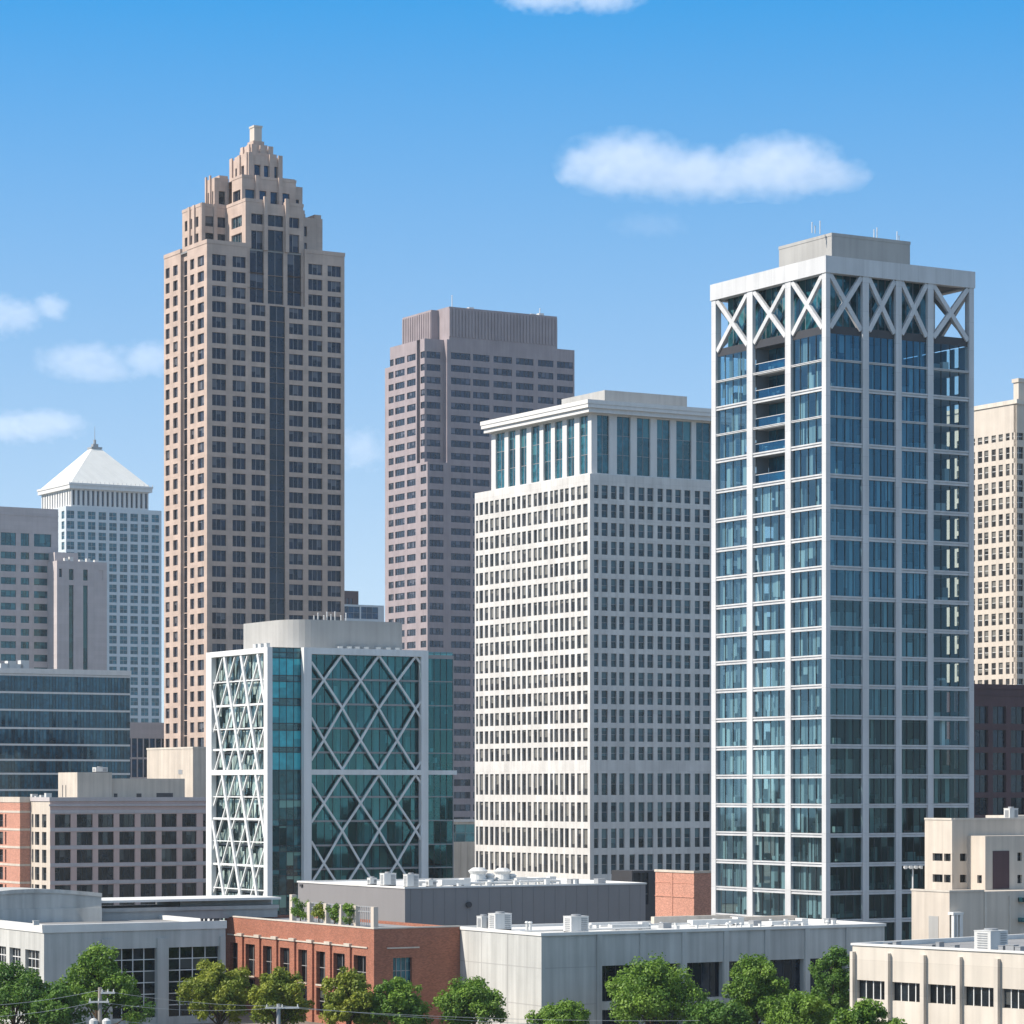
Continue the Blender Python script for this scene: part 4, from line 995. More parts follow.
# ================================================================== N  dark blue banded glass block
b = B('banded_glass_block', 'dark blue glass block with thin white bands at the left edge', -40, 680)
Wd = b.xr(130); zt = b.z(667)
bands = [b.z(p, Wd, 0) for p in (677, 694.3, 711.5, 729.3, 745.5, 760.5, 774, 790, 806)]
lv = [zt - 1.2] + bands
mb = MB(); 
for z in bands: mb.box(0, Wd, -.12, .2, z - .22, z + .22)
mb.box(-.2, Wd + .2, -.3, .6, zt - 1.2, zt); b.part(mb, 'band', 'whitetrim')
for za, zb_ in zip(lv, lv[1:]):
    n = 6
    for k in range(n): b.wins.append(('R', .06, Wd * k / n, Wd * (k + 1) / n, zb_ + .22, za - .22, 9, 1, 'g_navy'))
mb = MB(); mb.box(.05, Wd - .05, .3, 25, 0, zt - .4, skip=''); b.part(mb, 'wall', 'dark')
mb = MB(); mb.box(Wd - .04, Wd, .07, 25, 0, zt - .6); b.part(mb, 'end_wall', 'g_blue')
b.clutter('roof_vent', 'roof vent', 'pale vent box on the roof of the banded blue glass block', 'vents on the banded glass block', [(b.xr(px, 4), 5, zt - .4, 1.0, 1.0, h, False) for px, h in ((5, 1.6), (12, 2.2), (19, 1.5), (25, 2.4))])
b.windows(.05, 'mulld')

# ================================================================== Q  small grey block between, and far rooftops
b = B('small_grey_block', 'small grey block with a glass base squeezed between blue glass and brown tower', 100, 800)
Wd = b.xr(175); zt = b.z(722); zm = b.z(738)
mb = MB(); b.facade(mb, 'R', 0, 0, Wd, 0, zt, [(b.xr(102 + 6 * k), b.xr(107 + 6 * k)) for k in range(12)], [(b.z(757), zm), (b.z(777), b.z(759))], .3, (1, 1), 'g_blue'); mb.box(0, Wd, 0, 15, 0, zt, skip='f'); b.part(mb, 'wall', 'palestone')
b.windows(0)
b = B('far_blue_block', 'far blue glass block peeping above the white lattice building', 338, 1150)
Wd = b.xr(384); zt = b.z(604)
mb = MB(); b.facade(mb, 'R', 0, 0, Wd, 0, zt, [(2 + 8 * k, 9.4 + 8 * k) for k in range(2)], [(b.z(618), b.z(606))], .3, (3, 2), 'g_blue'); mb.box(0, Wd, 0, 25, 0, zt, skip='f'); b.part(mb, 'wall', 'bluewhite')
b.windows(.1)
b = B('far_plum_block', 'far plum coloured block just right of the brown skyscraper', 340, 1220)
Wd = b.xr(358.5); zt = b.z(590.5)
mb = MB(); b.facade(mb, 'R', 0, 0, Wd, 0, zt, [(1.2 + 1.8 * k, 2.2 + 1.8 * k) for k in range(3)], [(zt - 8, zt - 3)], .3, (1, 1), 'g_granite'); mb.box(0, Wd, 0, 20, 0, zt, skip='f'); b.part(mb, 'wall', 'maroon')
b.windows(0)
b = B('beige_garage', 'beige low building with a dark glass upper floor between lattice and white office', 436, 730)
Wd = b.xr(486); zt = b.z(822)
mb = MB(); b.facade(mb, 'R', 0, 0, Wd, 0, zt, [(.3, Wd - .3)], [(b.z(842), b.z(824.5))], .4, (5, 2), 'g_teal'); mb.box(0, Wd, 0, 14, 0, zt, skip='f')
for k in range(7): x = Wd * (k + .5) / 7; mb.box(x - .1, x + .1, -.12, -.003, 0, b.z(842.5))
b.part(mb, 'wall', 'beige')
mb = MB(); mb.box(-.1, Wd, -.2, .5, zt + .003, zt + .6); b.part(mb, 'parapet', 'whitetrim')
b.windows(.06)

# ================================================================== M  brown apartment block and its neighbours
b = B('brown_apartment_block', 'brown mid-rise apartment block with five rows of square dark windows', 50, 600)
Wd = b.xr(216); Dp = b.yl(29.8); zt = b.z(799.8)
rows = rows_px(b, [814.4, 832.2, 850, 867.7, 885.4, 903.2], 13.3)
cc = [(b.xr(a), b.xr(d)) for a, d in ((54.9, 71), (76.8, 92.9), (98.2, 114), (119.4, 135.2), (140.6, 156.2), (161.7, 177), (182.2, 196.8), (203, 214))]
lc = [(b.yl(d), b.yl(a)) for a, d in ((31.8, 33.5), (34.9, 39.3), (42, 46.4))]
mb = MB()
b.facade(mb, 'R', 0, 0, Wd, 0, zt, cc, rows, .5, (3, 1), 'g_apt')
mb.quad((Wd, 0, 0), (Wd, Dp, 0), (Wd, Dp, zt), (Wd, 0, zt), (1, 0, 0))
b.part(mb, 'wall', 'apt')
mb = MB(); b.facade(mb, 'L', 0, 0, Dp, 0, zt, lc, rows, .4, (1, 2), 'g_apt'); b.part(mb, 'side_wall', 'beige')
mb = MB()
for k in range(6): z = rows[k][1] if k < 6 else 0; mb.box(0, Wd, -.10, -.003, z + .15, z + .85)
mb.box(-.3, Wd, -.3, -.003, zt - 1.3, zt - .9); mb.box(-.2, Wd, -.2, .4, zt - .3, zt + .5); mb.box(-.2, .4, .4, Dp, zt - .3, zt + .5)
b.part(mb, 'string_course', 'palestone')
mb = MB(); mb.box(.3, Wd, .3, Dp, zt - .4, zt - .1); b.part(mb, 'roof', 'roofg')
mb = MB(); x0 = b.xr(77.3, 3); x1 = b.xr(112, 3); y1 = b.yl(58.2, x0); zp = b.z(772.3, x0, 3)
mb.box(x0, x1, 3, y1, zt - .1, zp); mb.box(x1 + .003, b.xr(186, 3), 3.6, y1, zt - .1, b.z(778.5, x1, 3)); b.part(mb, 'penthouse', 'beige')
mb = MB()
for a, d, t, e in ((114, 117.5, 793.5, 799), (136.5, 141.5, 793.5, 799), (156.5, 173, 793, 799)):
    mb.quad((b.xr(a, 3.57), 3.57, b.z(e, x1, 3)), (b.xr(d, 3.57), 3.57, b.z(e, x1, 3)), (b.xr(d, 3.57), 3.57, b.z(t, x1, 3)), (b.xr(a, 3.57), 3.57, b.z(t, x1, 3)), (0, -1, 0))
for a, e in ((62.3, 63), (65.5, 66.2)): mb.quad((x0 - .02, b.yl(a, x0), b.z(797, x0, 8)), (x0 - .02, b.yl(e, x0), b.z(797, x0, 8)), (x0 - .02, b.yl(e, x0), b.z(785, x0, 8)), (x0 - .02, b.yl(a, x0), b.z(785, x0, 8)), (-1, 0, 0))
b.part(mb, 'door', 'dark')
b.clutter('roof_vent', 'roof vent', 'small vent at the left roof corner of the brown apartment block', 'vents on the brown apartment roof', [(2, b.yl(px, 2), zt - .1, .6, .5, h, False) for px, h in ((34, 1.2), (38, .8), (43, 1.0), (48, 1.4))])
x = b.xr(102, 6)
unit_ac('roof_unit', 'white unit on the cream penthouse of the brown apartment block', 2.6, 1.8, 1.0, wpos(b, x, 7, zp), 'units on the brown apartment roof')
b.windows(.1, 'mulld')

b = B('salmon_brick_block', 'salmon brick corner block banded in cream left of the brown apartments', 20, 608)
Dp = b.yl(-20); Wd = b.xr(31.4); zt = b.z(797.5)
rows = rows_px(b, [814.4, 832.2, 850, 867.7, 885.4], 13)
mb = MB(); b.facade(mb, 'L', 0, 0, Dp, 0, zt, [(b.yl(3), b.yl(-2)), (b.yl(6.4), b.yl(5)), (b.yl(-8), b.yl(-12))], rows, .4, (1, 2), 'g_apt')
mb.box(0, Wd, 0, Dp, 0, zt, skip='l'); b.part(mb, 'wall', 'pinkbrick')
mb = MB()
for r in rows: mb.box(-.08, Wd, -.08, Dp, r[1] + .3, r[1] + .75)
mb.box(-.12, Wd, -.12, Dp, zt - 1.0, zt + .1); b.part(mb, 'string_course', 'beige')
b.windows(.1, 'mulld')

b = B('cream_blank_block', 'blank cream block with one small vent left of the lattice building', 193, 640)
Dp = b.yl(147); Wd = b.xr(215); zt = b.z(748.6)
mb = MB(); mb.box(0, Wd, 0, Dp, 0, zt); b.part(mb, 'wall', 'beige')
mb = MB(); mb.box(-.1, Wd + .1, -.1, .4, zt + .003, zt + .4); mb.box(-.1, .4, .4, Dp + .1, zt + .003, zt + .4); b.part(mb, 'parapet', 'beigeplain')
mb = MB(); y = b.yl(180.5); mb.box(-.06, -.003, y - 1, y + 1, b.z(774), b.z(769.5)); b.part(mb, 'vent', 'grey')

# ================================================================== S  salmon brick stair block
b = B('brick_plant_block', 'small salmon brick block at the left foot of the glass tower', 694, 440)
Dp = b.yl(655.3); Wd = b.xr(722); zt = b.z(873.3)
mb = MB(); mb.box(0, Wd, 0, Dp, 0, zt); b.part(mb, 'wall', 'pinkbrick')
mb = MB(); mb.box(-.12, Wd, -.12, .3, zt + .003, zt + .35); mb.box(-.12, .3, .3, Dp + .1, zt + .003, zt + .35); b.part(mb, 'parapet', 'beige')
mb = MB(); y0 = b.yl(672.5); mb.box(-.08, -.003, y0 - .12, y0 + .12, 0, zt - .1); mb.box(-.10, -.003, 0, Dp, b.z(898), b.z(897)); mb.box(-.06, -.003, 0, Dp, b.z(884), b.z(883.4)); b.part(mb, 'downpipe', 'pinkbrick')
b = B('dark_shed', 'low dark glazed shed between white office block and salmon brick block', 632, 470)
Wd = b.xr(658); zt = b.z(871)
mb = MB(); b.facade(mb, 'R', 0, 0, Wd, 0, zt, [(.3 + k * 1.5, 1.6 + k * 1.5) for k in range(2)], [(b.z(905), b.z(873))], .3, (1, 3), 'g_dark'); mb.box(0, Wd, 0, 6, 0, zt, skip='f'); b.part(mb, 'wall', 'dark')
b.windows(.06)

# ================================================================== K  grey clad block
b = B('grey_clad_block', 'grey metal clad block with rooftop units, behind the brick building', 405, 345)
Wd = b.xr(645.5); Dp = b.yl(298); zt = b.z(887.5); KZ = zt
KB = b
mb = MB(); mb.box(0, Wd, 0, Dp, 0, zt - .15)
for k in range(22): x = Wd * (k + .5) / 22; mb.box(x - .03, x + .03, -.03, -.002, 0, zt - .16)
b.part(mb, 'wall', 'slate')
mb = MB()
for q in ((-.1, Wd + .1, -.1, .3), (-.1, .3, .3, Dp + .1), (Wd - .3, Wd + .1, .3, Dp + .1), (.3, Wd - .3, Dp - .3, Dp + .1)): mb.box(*q, zt - .147, zt + .05)
b.part(mb, 'parapet', 'roofw')
mb = MB(); mb.box(.3, Wd - .3, .3, Dp - .3, zt - .147, zt - .1); b.part(mb, 'roof', 'roofw')
mb = MB()
x = b.xr(468); mb.tube([(x, -.04, b.z(906)), (x, -.35, b.z(906))], .35, 10)
y = b.yl(302); mb.box(-.2, -.003, y - .3, y + .3, b.z(893), b.z(890.5)); b.part(mb, 'wall_lamp', 'dark')

for (px, off, r, h, lab) in ((478, 9, 1.15, 2.0, 'largest domed fan on the grey clad roof, leftmost of the row of fans'), (490, 9, .6, 1.3, 'slim roof fan between two larger ones on the grey clad roof'), (502.5, 9, 1.05, 1.9, 'domed fan right of the slim one on the grey clad roof'), (511.5, 9, .6, 1.2, 'small fan at the right end of the fan row on the grey clad roof')):
    unit_fan('roof_fan', lab, r, h, wpos(b, b.xr(px, off), off, KZ - .1), 'fans on the grey clad roof')
k = 0
for (px, off, w, d, h, lab) in ((372, 2.5, .9, .8, .8, 'low square unit at the left of the grey clad roof'), (388, 2.5, 1.6, 1.1, 1.45, 'white twin box unit on the grey clad roof in front of the lattice frame'), (411, 2.2, 1.5, 1.0, 1.5, 'white box unit on the grey clad roof below the right lattice member'), (431, 3.0, 1.0, .8, .8, 'flat grey unit right of the white boxes on the grey clad roof')):
    unit_ac('roof_unit', lab, w, d, h, wpos(b, off, b.yl(px, off), KZ - .1) if px < 400 else wpos(b, b.xr(px, off), off, KZ - .1), 'box units on the grey clad roof')
for px0, px1, off, zz in ((408, 470, 7, .35), (455, 520, 4, .25), (520, 560, 5, .3)):
    x0, x1 = b.xr(px0, off), b.xr(px1, off); mb = MB(); mb.tube([(x0, off, KZ + zz), (x1, off, KZ + zz)], .14, 8)
    for q in range(6): xx = x0 + (x1 - x0) * q / 5; mb.tube([(xx, off, KZ - .1), (xx, off, KZ + zz)], .1, 6)
    b.part(mb, 'roof_pipe', 'hvac')
b.clutter('roof_vent', 'roof vent', 'low vent or pipe stub among the clutter on the grey clad roof', 'vents on the grey clad roof', [(random.uniform(1.2, Wd - 8), random.uniform(1.2, 8), KZ - .1, random.uniform(.12, .3), .2, random.uniform(.25, .6), q % 3 == 0) for q in range(20)])

for (pa, pb, off, w_, h_) in ((440, 462, 3.5, .5, .7), (515, 548, 7.5, .45, .6)):
    mb = MB(); mb.box(b.xr(pa, off), b.xr(pb, off), off - w_, off + w_, KZ + .05, KZ + h_); mb.box(b.xr(pb, off) + .002, b.xr(pb, off) + .9, off - w_, off + w_, KZ - .1, KZ + h_ + .15); b.part(mb, 'roof_duct', 'hvac')
b.clutter('roof_hatch', 'roof hatch', 'low grey hatch toward the right end of the grey clad roof', 'hatches on the grey clad roof', [(b.xr(px, 4), 4.5, KZ - .1, .55, .5, .55, False) for px in (575, 602)], 'grey')

# ================================================================== I  long concrete building
b = B('concrete_hall', 'long low pale concrete building with dark window bays, right of the brick building', 541, 290)
Wd = b.xr(884.5); Dp = b.yl(460); zt = b.z(933); IZ = zt; IB = b
DpI = 17.0
mb = MB(); mb.quad((0, 0, 0), (0, Dp, 0), (0, Dp, zt - .3), (0, 0, zt - .3), (-1, 0, 0)); mb.quad((0, Dp, 0), (0, DpI, 0), (0, DpI, zt - .3), (0, Dp, zt - .3), (-1, 0, 0))
pil = [599, 642, 684, 726, 767, 807, 848, 880]
zw1, zw0 = b.z(966, b.xr(600)), b.z(1002, b.xr(600)); zv1 = zw0 - .8; zv0 = .6
cc = [(b.xr(a + 3.2), b.xr(c - 3.2)) for a, c in zip(pil, pil[1:])]
cc[0] = (b.xr(599), cc[0][1])
b.facade(mb, 'R', 0, 0, Wd, 0, zt - .3, cc, [(zw0, zw1), (zv0, zv1)], .7, (4, 1), 'g_dark')
mb.quad((Wd, 0, 0), (Wd, DpI, 0), (Wd, DpI, zt - .3), (Wd, 0, zt - .3), (1, 0, 0)); mb.quad((0, DpI, 0), (Wd, DpI, 0), (Wd, DpI, zt - .3), (0, DpI, zt - .3), (0, 1, 0))
b.part(mb, 'wall', 'conc')
b.each('pilaster', 'conc', [(b.xr(p - 2.4), b.xr(p + 2.4), -.14, -.003, 0, zt - .32) for p in pil[:-1]] + [(.003, .45, -.08, -.003, 0, zt - .32)])
mb = MB()
for px in (481.5, 507.3): y = b.yl(px); mb.box(-.012, -.002, y - .05, y + .05, 0, zt - .31)
for z in (b.z(968.5), b.z(1006)): mb.box(-.010, -.002, 0, Dp, z - .04, z + .04); mb.box(.46, b.xr(596), -.010, -.002, z - .04, z + .04)
b.part(mb, 'panel_joint', 'greyconc')
mb = MB()
for q in ((-.1, Wd + .1, -.18, .35), (-.1, .3, .35, DpI + .1), (Wd - .3, Wd + .1, .35, DpI + .1), (.3, Wd - .3, DpI - .3, DpI + .1)): mb.box(*q, zt - .297, zt)
b.part(mb, 'parapet', 'roofw')
mb = MB(); mb.box(.3, Wd - .3, .35, DpI - .3, zt - .5, zt - .25); b.part(mb, 'roof', 'roofw')
x0, x1 = b.xr(652, 15), b.xr(728, 15)
b.each('roof_kerb', 'beige', [(x0, x1, 14.6, 15.2, zt - .25, zt + .55), (x1 + .002, Wd, 15.4, 16.4, zt - .25, zt + .25)])
b.clutter('roof_vent', 'roof vent', 'tiny vent stub among many scattered on the concrete hall roof', 'vents on the concrete hall roof', [(random.uniform(8, Wd - 2), random.uniform(2, 13), zt - .25, random.uniform(.08, .2), .15, random.uniform(.25, .45), q % 2 == 0) for q in range(34)])
b.clutter('vent_pipe', 'vent pipe', 'upright vent pipe between the white units on the concrete hall roof', 'pipes on the concrete hall roof', [(2.0, b.yl(px, 2.0), zt - .25, .14, .1, .95, True) for px in (527, 530.5)])
for (pa, pb, off, zz) in ((520, 650, 5, -.05), (600, 700, 9, .05)):
    mb = MB(); mb.tube([(b.xr(pa, off), off, zt + zz), (b.xr(pb, off), off, zt + zz)], .1, 6); b.part(mb, 'roof_pipe', 'hvac')
b.windows(.07, 'mulld')
unit_ac('roof_unit', 'smaller grey-white box beside the large unit on the concrete hall roof', 1.0, 1.0, 1.3, wpos(b, 1.6, b.yl(483.5, 1.6), IZ - .25), 'box units on the concrete hall roof')
unit_ac('roof_unit', 'large white louvred unit at the left of the concrete hall roof', 1.9, 1.4, 1.65, wpos(b, 2.2, b.yl(500, 2.2), IZ - .25), 'box units on the concrete hall roof')
unit_ac('roof_unit', 'lone white box unit with a dark grille on the concrete hall roof edge', 2.0, 1.5, 1.6, wpos(b, b.xr(576, 3.2), 3.2, IZ - .25), 'box units on the concrete hall roof')

for (pa, pb, off, w_, h_) in ((610, 640, 6, .4, .5), (690, 735, 9, .5, .6), (770, 800, 5, .35, .45)):
    mb = MB(); mb.box(b.xr(pa, off), b.xr(pb, off), off - w_, off + w_, IZ - .12, IZ + h_ - .2); mb.box(b.xr(pb, off) + .002, b.xr(pb, off) + .8, off - w_, off + w_, IZ - .25, IZ + h_); b.part(mb, 'roof_duct', 'hvac')
b.clutter('roof_hatch', 'roof hatch', 'low grey hatch among the vents on the concrete hall roof', 'hatches on the concrete hall roof', [(b.xr(px, 7), 7, IZ - .25, .5, .45, .5, False) for px in (665, 755, 830)], 'grey')

# ================================================================== J  brick building
b = B('red_brick_building', 'two-storey red brick building with tall windows between brick piers', 374, 298.7)
Wd = b.xr(460); Dp = b.yl(225.2); zt = b.z(929.2); JB = b; JZ = zt
lc = [(b.yl(d), b.yl(a)) for a, d in ((229.7, 238), (245.5, 254.8), (262.9, 271.8), (280, 289.4), (298.2, 307), (316.2, 325.6), (333.3, 344.7), (353.7, 366))]
zw1 = b.z(957); zw0 = b.z(991); zv1 = zw0 - .35
mb = MB()
b.facade(mb, 'L', 0, 0, Dp, 0, zt, lc, [(zw0, zw1), (.8, zv1)], .45, (2, 2), 'g_apt')
wr = [(b.xr(393), b.xr(412))]
b.facade(mb, 'R', 0, 0, Wd - .003, 0, zt, wr, [(b.z(983.5, 5), b.z(957.2, 5))], .4, (4, 2), 'g_pale')
mb.box(0, Wd - .003, 0, Dp, 0, zt, skip='flt'); b.part(mb, 'wall', 'brick')
mb = MB(); mb.box(.3, Wd - .3, .3, Dp - .3, zt - .4, zt - .3); b.part(mb, 'roof', 'roofg')
mb = MB()
ps = [(lc[k][0] + lc[k + 1][1]) / 2 for k in range(7)]
b.each('pier', 'brick', [(-.22, -.003, y - .55, y + .55, 0, b.z(949)) for y in ps])
mb = MB()
for y in ps: mb.box(-.34, -.003, y - .62, y + .62, b.z(949) + .003, b.z(945.8))
ys = [lc[-1 if False else 0][0] - .2] + ps + [lc[7][1] + .2]
ends = sorted([min(l[0] for l in lc) - .4] + ps + [max(l[1] for l in lc) + .4])
for a, c in zip(ends, ends[1:]): mb.box(-.12, -.003, a + (.64 if a in ps else 0), c - (.64 if c in ps else 0), b.z(949.1), b.z(947.7))
mb.box(b.xr(387), b.xr(419), -.12, -.003, b.z(948, 5), b.z(946.6, 5))
for l in lc: mb.box(-.1, .3, l[0], l[1], zw0 - .16, zw0 - .003)
b.part(mb, 'stone_trim', 'beige')
mb = MB()
for q in ((-.06, Wd - .003, -.06, .3), (-.06, .3, .3, Dp + .06)): mb.box(*q, zt + .003, zt + .14)
b.part(mb, 'coping', 'beigeplain')
b.windows(.07, 'mull')

# roof terrace with posts, trellis and shrubs (between brick building and grey block)
tz = JZ - .3
t = thing('roof_pergola', 'row of pale concrete posts with a trellis on the brick building roof', 'pergola', wpos(JB, 0, 0, tz), TH)
off = 22.0
xx0 = 4.0
for px in (293, 310.5, 327, 342, 356.5, 374.5):
    y = JB.yl(px, xx0)
    q = MB(); q.box(xx0 - .27, xx0 + .27, y - .32, y + .32, 0, 2.2 if px > 300 else 2.9); q.build('post', M['beige'], t)
q = MB(); ya_, yb_ = JB.yl(374.5, xx0), JB.yl(310.5, xx0)
for z in (1.6, 2.1): q.box(xx0 - .06, xx0 + .06, ya_, yb_, z, z + .09)
y = ya_ + .5
while y < yb_: q.box(xx0 + .07, xx0 + .12, y - .03, y + .03, .2, 2.2); y += .5
q.build('trellis', M['grey'], t)

# ================================================================== foliage
leaf_g = leafmat('leaf_green', (.06, .15, .012), (.20, .33, .035))
leaf_y = leafmat('leaf_yellow_green', (.11, .17, .012), (.31, .34, .035))
leaf_d = leafmat('leaf_dark_green', (.035, .11, .012), (.13, .25, .028))
def leaves(mb, c, n, rad, size, seed):
    rnd = random.Random(seed); tone = rnd.random()
    for _ in range(n):
        d = Vector((rnd.gauss(0, 1), rnd.gauss(0, 1), rnd.gauss(0, .8))); d = d.normalized() * rad * (rnd.random() ** .45)
        p = Vector(c) + d
        up = (d.normalized() * .8 + Vector((rnd.gauss(0, .6), rnd.gauss(0, .6), rnd.gauss(.5, .6)))).normalized()
        t = up.orthogonal().normalized(); t.rotate(__import__('mathutils').Quaternion(up, rnd.random() * 6.28)); w = up.cross(t)
        s = size * rnd.uniform(.6, 1.35)
        mb.quad(p - t * s, p + w * s * .55, p + t * s, p - w * s * .55, None, 0, min(1, max(0, tone * .75 + rnd.uniform(-.1, .35))))
def crown_mesh(hh, rr, seed, n_clump=70, per=95, size=.17, base=.28, shape='round'):
    """limbs carry lobes of different size; leaf clumps sit on the lobes, with gaps between"""
    rnd = random.Random(seed); lv_, tr = MB(), MB()
    z0 = hh * base
    tr.tube([(0, 0, 0), (.05, .03, z0 * .6), (-.05, .08, hh * .55), (.08, -.05, hh * .82)], [.24, .19, .13, .05], 8)
    nl = 13 if shape == 'round' else 12
    lobes = []
    for k in range(nl):
        f = (k + .5) / nl
        z = z0 + (hh - z0) * (.12 + .74 * f)
        if shape == 'cone': prof = .92 * (1 - f) ** .8
        else: prof = .72 * math.sqrt(max(.02, 1 - (1.75 * f - .72) ** 2))
        a = k * 2.4 + rnd.uniform(-.5, .5); q = rr * prof * rnd.uniform(.7, 1.1)
        R = rr * rnd.uniform(.30, .50) * (1 - .35 * f)
        lobes.append((q * math.cos(a), q * math.sin(a), z, R))
        tr.tube([(0, 0, max(z0 * .7, z - 1.2 - q * .6)), (q * .5 * math.cos(a), q * .5 * math.sin(a), z - .5 - q * .2), (q * math.cos(a), q * math.sin(a), z)], [.10, .07, .03], 5, cap=False)
    lobes.append((rnd.uniform(-.1, .1) * rr, rnd.uniform(-.1, .1) * rr, hh - rr * .26, rr * .26))
    lobes.append((rnd.uniform(-.2, .2) * rr, rnd.uniform(-.2, .2) * rr, z0 + (hh - z0) * .5, rr * .5))
    tot = sum(l[3] ** 2 for l in lobes)
    for (x, y, z, R) in lobes:
        for k in range(max(3, int(n_clump * 1.25 * R * R / tot))):
            d = Vector((rnd.gauss(0, 1), rnd.gauss(0, 1), rnd.gauss(.25, 1))).normalized()
            d *= R * rnd.uniform(.55, 1.05)
            leaves(lv_, (x + d.x, y + d.y, z + d.z * .85), int(per * rnd.uniform(.6, 1.2)), rr * rnd.uniform(.10, .19) + .12, size, seed * 1000 + len(lv_.f))
    return lv_, tr
def tree(label, px, top, Y, width, mat, seed, shape='round', group='street trees', hfix=None):
    X = (px - 512) / F * Y; zt_ = H + (HY - top) / F * Y; rr = width / 2 * Y / F
    t = thing('tree', label, 'tree', (X, Y, .0), random.Random(seed).random() * 6, group)
    lv_, tr = crown_mesh(zt_, rr, seed, n_clump=int(70 + rr * 16), per=130, size=.15, base=.22, shape=shape)
    lv_.build('crown', mat, t); tr.build('trunk', M['bark'], t)
    return t
tree('dark green tree at the left picture edge', 14, 962, 283, 92, leaf_d, 1)
tree('tall pointed dark green tree behind the utility pole with the transformer', 96, 944, 284, 88, leaf_g, 2, 'cone')
tree('yellow-green tree at the left corner of the red brick building', 219, 961, 291, 74, leaf_y, 3)
tree('rounded yellow-green tree under the middle brick windows', 277, 969, 288, 66, leaf_y, 4)
tree('olive tree in front of the right end of the brick piers', 348, 968, 284, 62, leaf_y, 5)
tree('green tree under the lone window of the shaded brick wall', 399, 979, 284, 64, leaf_g, 6)
tree('green tree where brick wall meets pale concrete panels', 470, 978, 286, 78, leaf_g, 7)
tree('small low tree at the sunlit corner of the concrete hall', 562, 1002, 280, 66, leaf_g, 8)
tree('widest bright green tree in front of the concrete hall', 652, 958, 283, 112, leaf_g, 9)
tree('bright green tree right of the widest one, before dark window bays', 757, 954, 288, 76, leaf_g, 10)
tree('tall dark green tree touching the cream corner building', 832, 945, 292, 62, leaf_d, 11)
tree('low bushy tree between the two tallest trees at the right', 800, 994, 280, 80, leaf_g, 12)
tree('low bushy tree before the cream corner building wall', 862, 1000, 250, 76, leaf_g, 13)
tree('low tree half hidden behind the widest tree', 715, 1003, 279, 70, leaf_d, 14)
tree('low dark tree between the left edge tree and the pointed tree', 57, 984, 279, 60, leaf_d, 15)
for px, r, h, lab, mt in ((300.5, 1.1, 2.5, 'round shrub beside the first concrete post of the roof terrace', leaf_g), (319, .95, 2.1, 'thin reddish shrub between second and third roof terrace posts', leaf_y), (334.5, .9, 2.1, 'shrub between the third and fourth roof terrace posts', leaf_g), (349.5, .95, 2.2, 'tall shrub between the fourth and fifth roof terrace posts', leaf_g)):
    p = wpos(JB, xx0 - .5, JB.yl(px, xx0 - .5), tz)
    t = thing('shrub', lab, 'shrub', p, random.random() * 6, 'shrubs on the roof terrace')
    lv_, tr = MB(), MB()
    for k in range(16): leaves(lv_, (random.gauss(0, r * .42), random.gauss(0, r * .42), h * random.uniform(.25, 1.0)), 70, r * .42, .12, int(px * 10) + k)
    tr.tube([(0, 0, 0), (0, 0, h * .7)], [.07, .03], 6)
    lv_.build('foliage', mt, t); tr.build('stem', M['bark'], t)

# ================================================================== L  low grey building, left
b = B('grey_corner_building', 'low grey corner building with tall gridded windows at the lower left', 44, 300)
Wd = b.xr(225.5); Dp = 34.0; zt = b.z(925); LZ_ = zt
mb = MB()
wz1 = b.z(949, 8); wz0 = .8
cc = [(b.xr(112.3), b.xr(156.6)), (b.xr(168.6), b.xr(219.5))]
b.facade(mb, 'R', 0, 0, Wd, 0, zt - .8, cc, [(wz0, wz1)], .5, (4, 6), 'g_apt')
lc = [(b.yl(39.6), b.yl(25.2)), (b.yl(20.6), b.yl(9.5)), (b.yl(6), b.yl(-4)), (b.yl(-9), b.yl(-18)), (b.yl(-22), b.yl(-30))]
b.facade(mb, 'L', 0, 0, Dp, 0, zt - .8, lc, [(b.z(979), b.z(951.5)), (.8, b.z(984))], .4, (4, 3), 'g_apt')
mb.box(0, Wd, 0, Dp, 0, zt - .8, skip='fl'); b.part(mb, 'wall', 'conc')
mb = MB()
for q in ((-.1, Wd + .1, -.12, .5), (-.1, .4, .5, Dp), (Wd - .4, Wd + .1, .5, Dp)): mb.box(*q, zt - .797, zt)
b.part(mb, 'parapet', 'roofw')
b.each('pilaster', 'conc', [(b.xr(a), b.xr(c), -.15, -.003, 0, wz1 + 1.0) for a, c in ((101.5, 112), (157, 168.2), (219.8, 225))])
mb = MB(); mb.box(.4, Wd - .4, .5, Dp, zt - .6, zt - .45); b.part(mb, 'roof', 'roofg')
b.windows(.09, 'mullw')
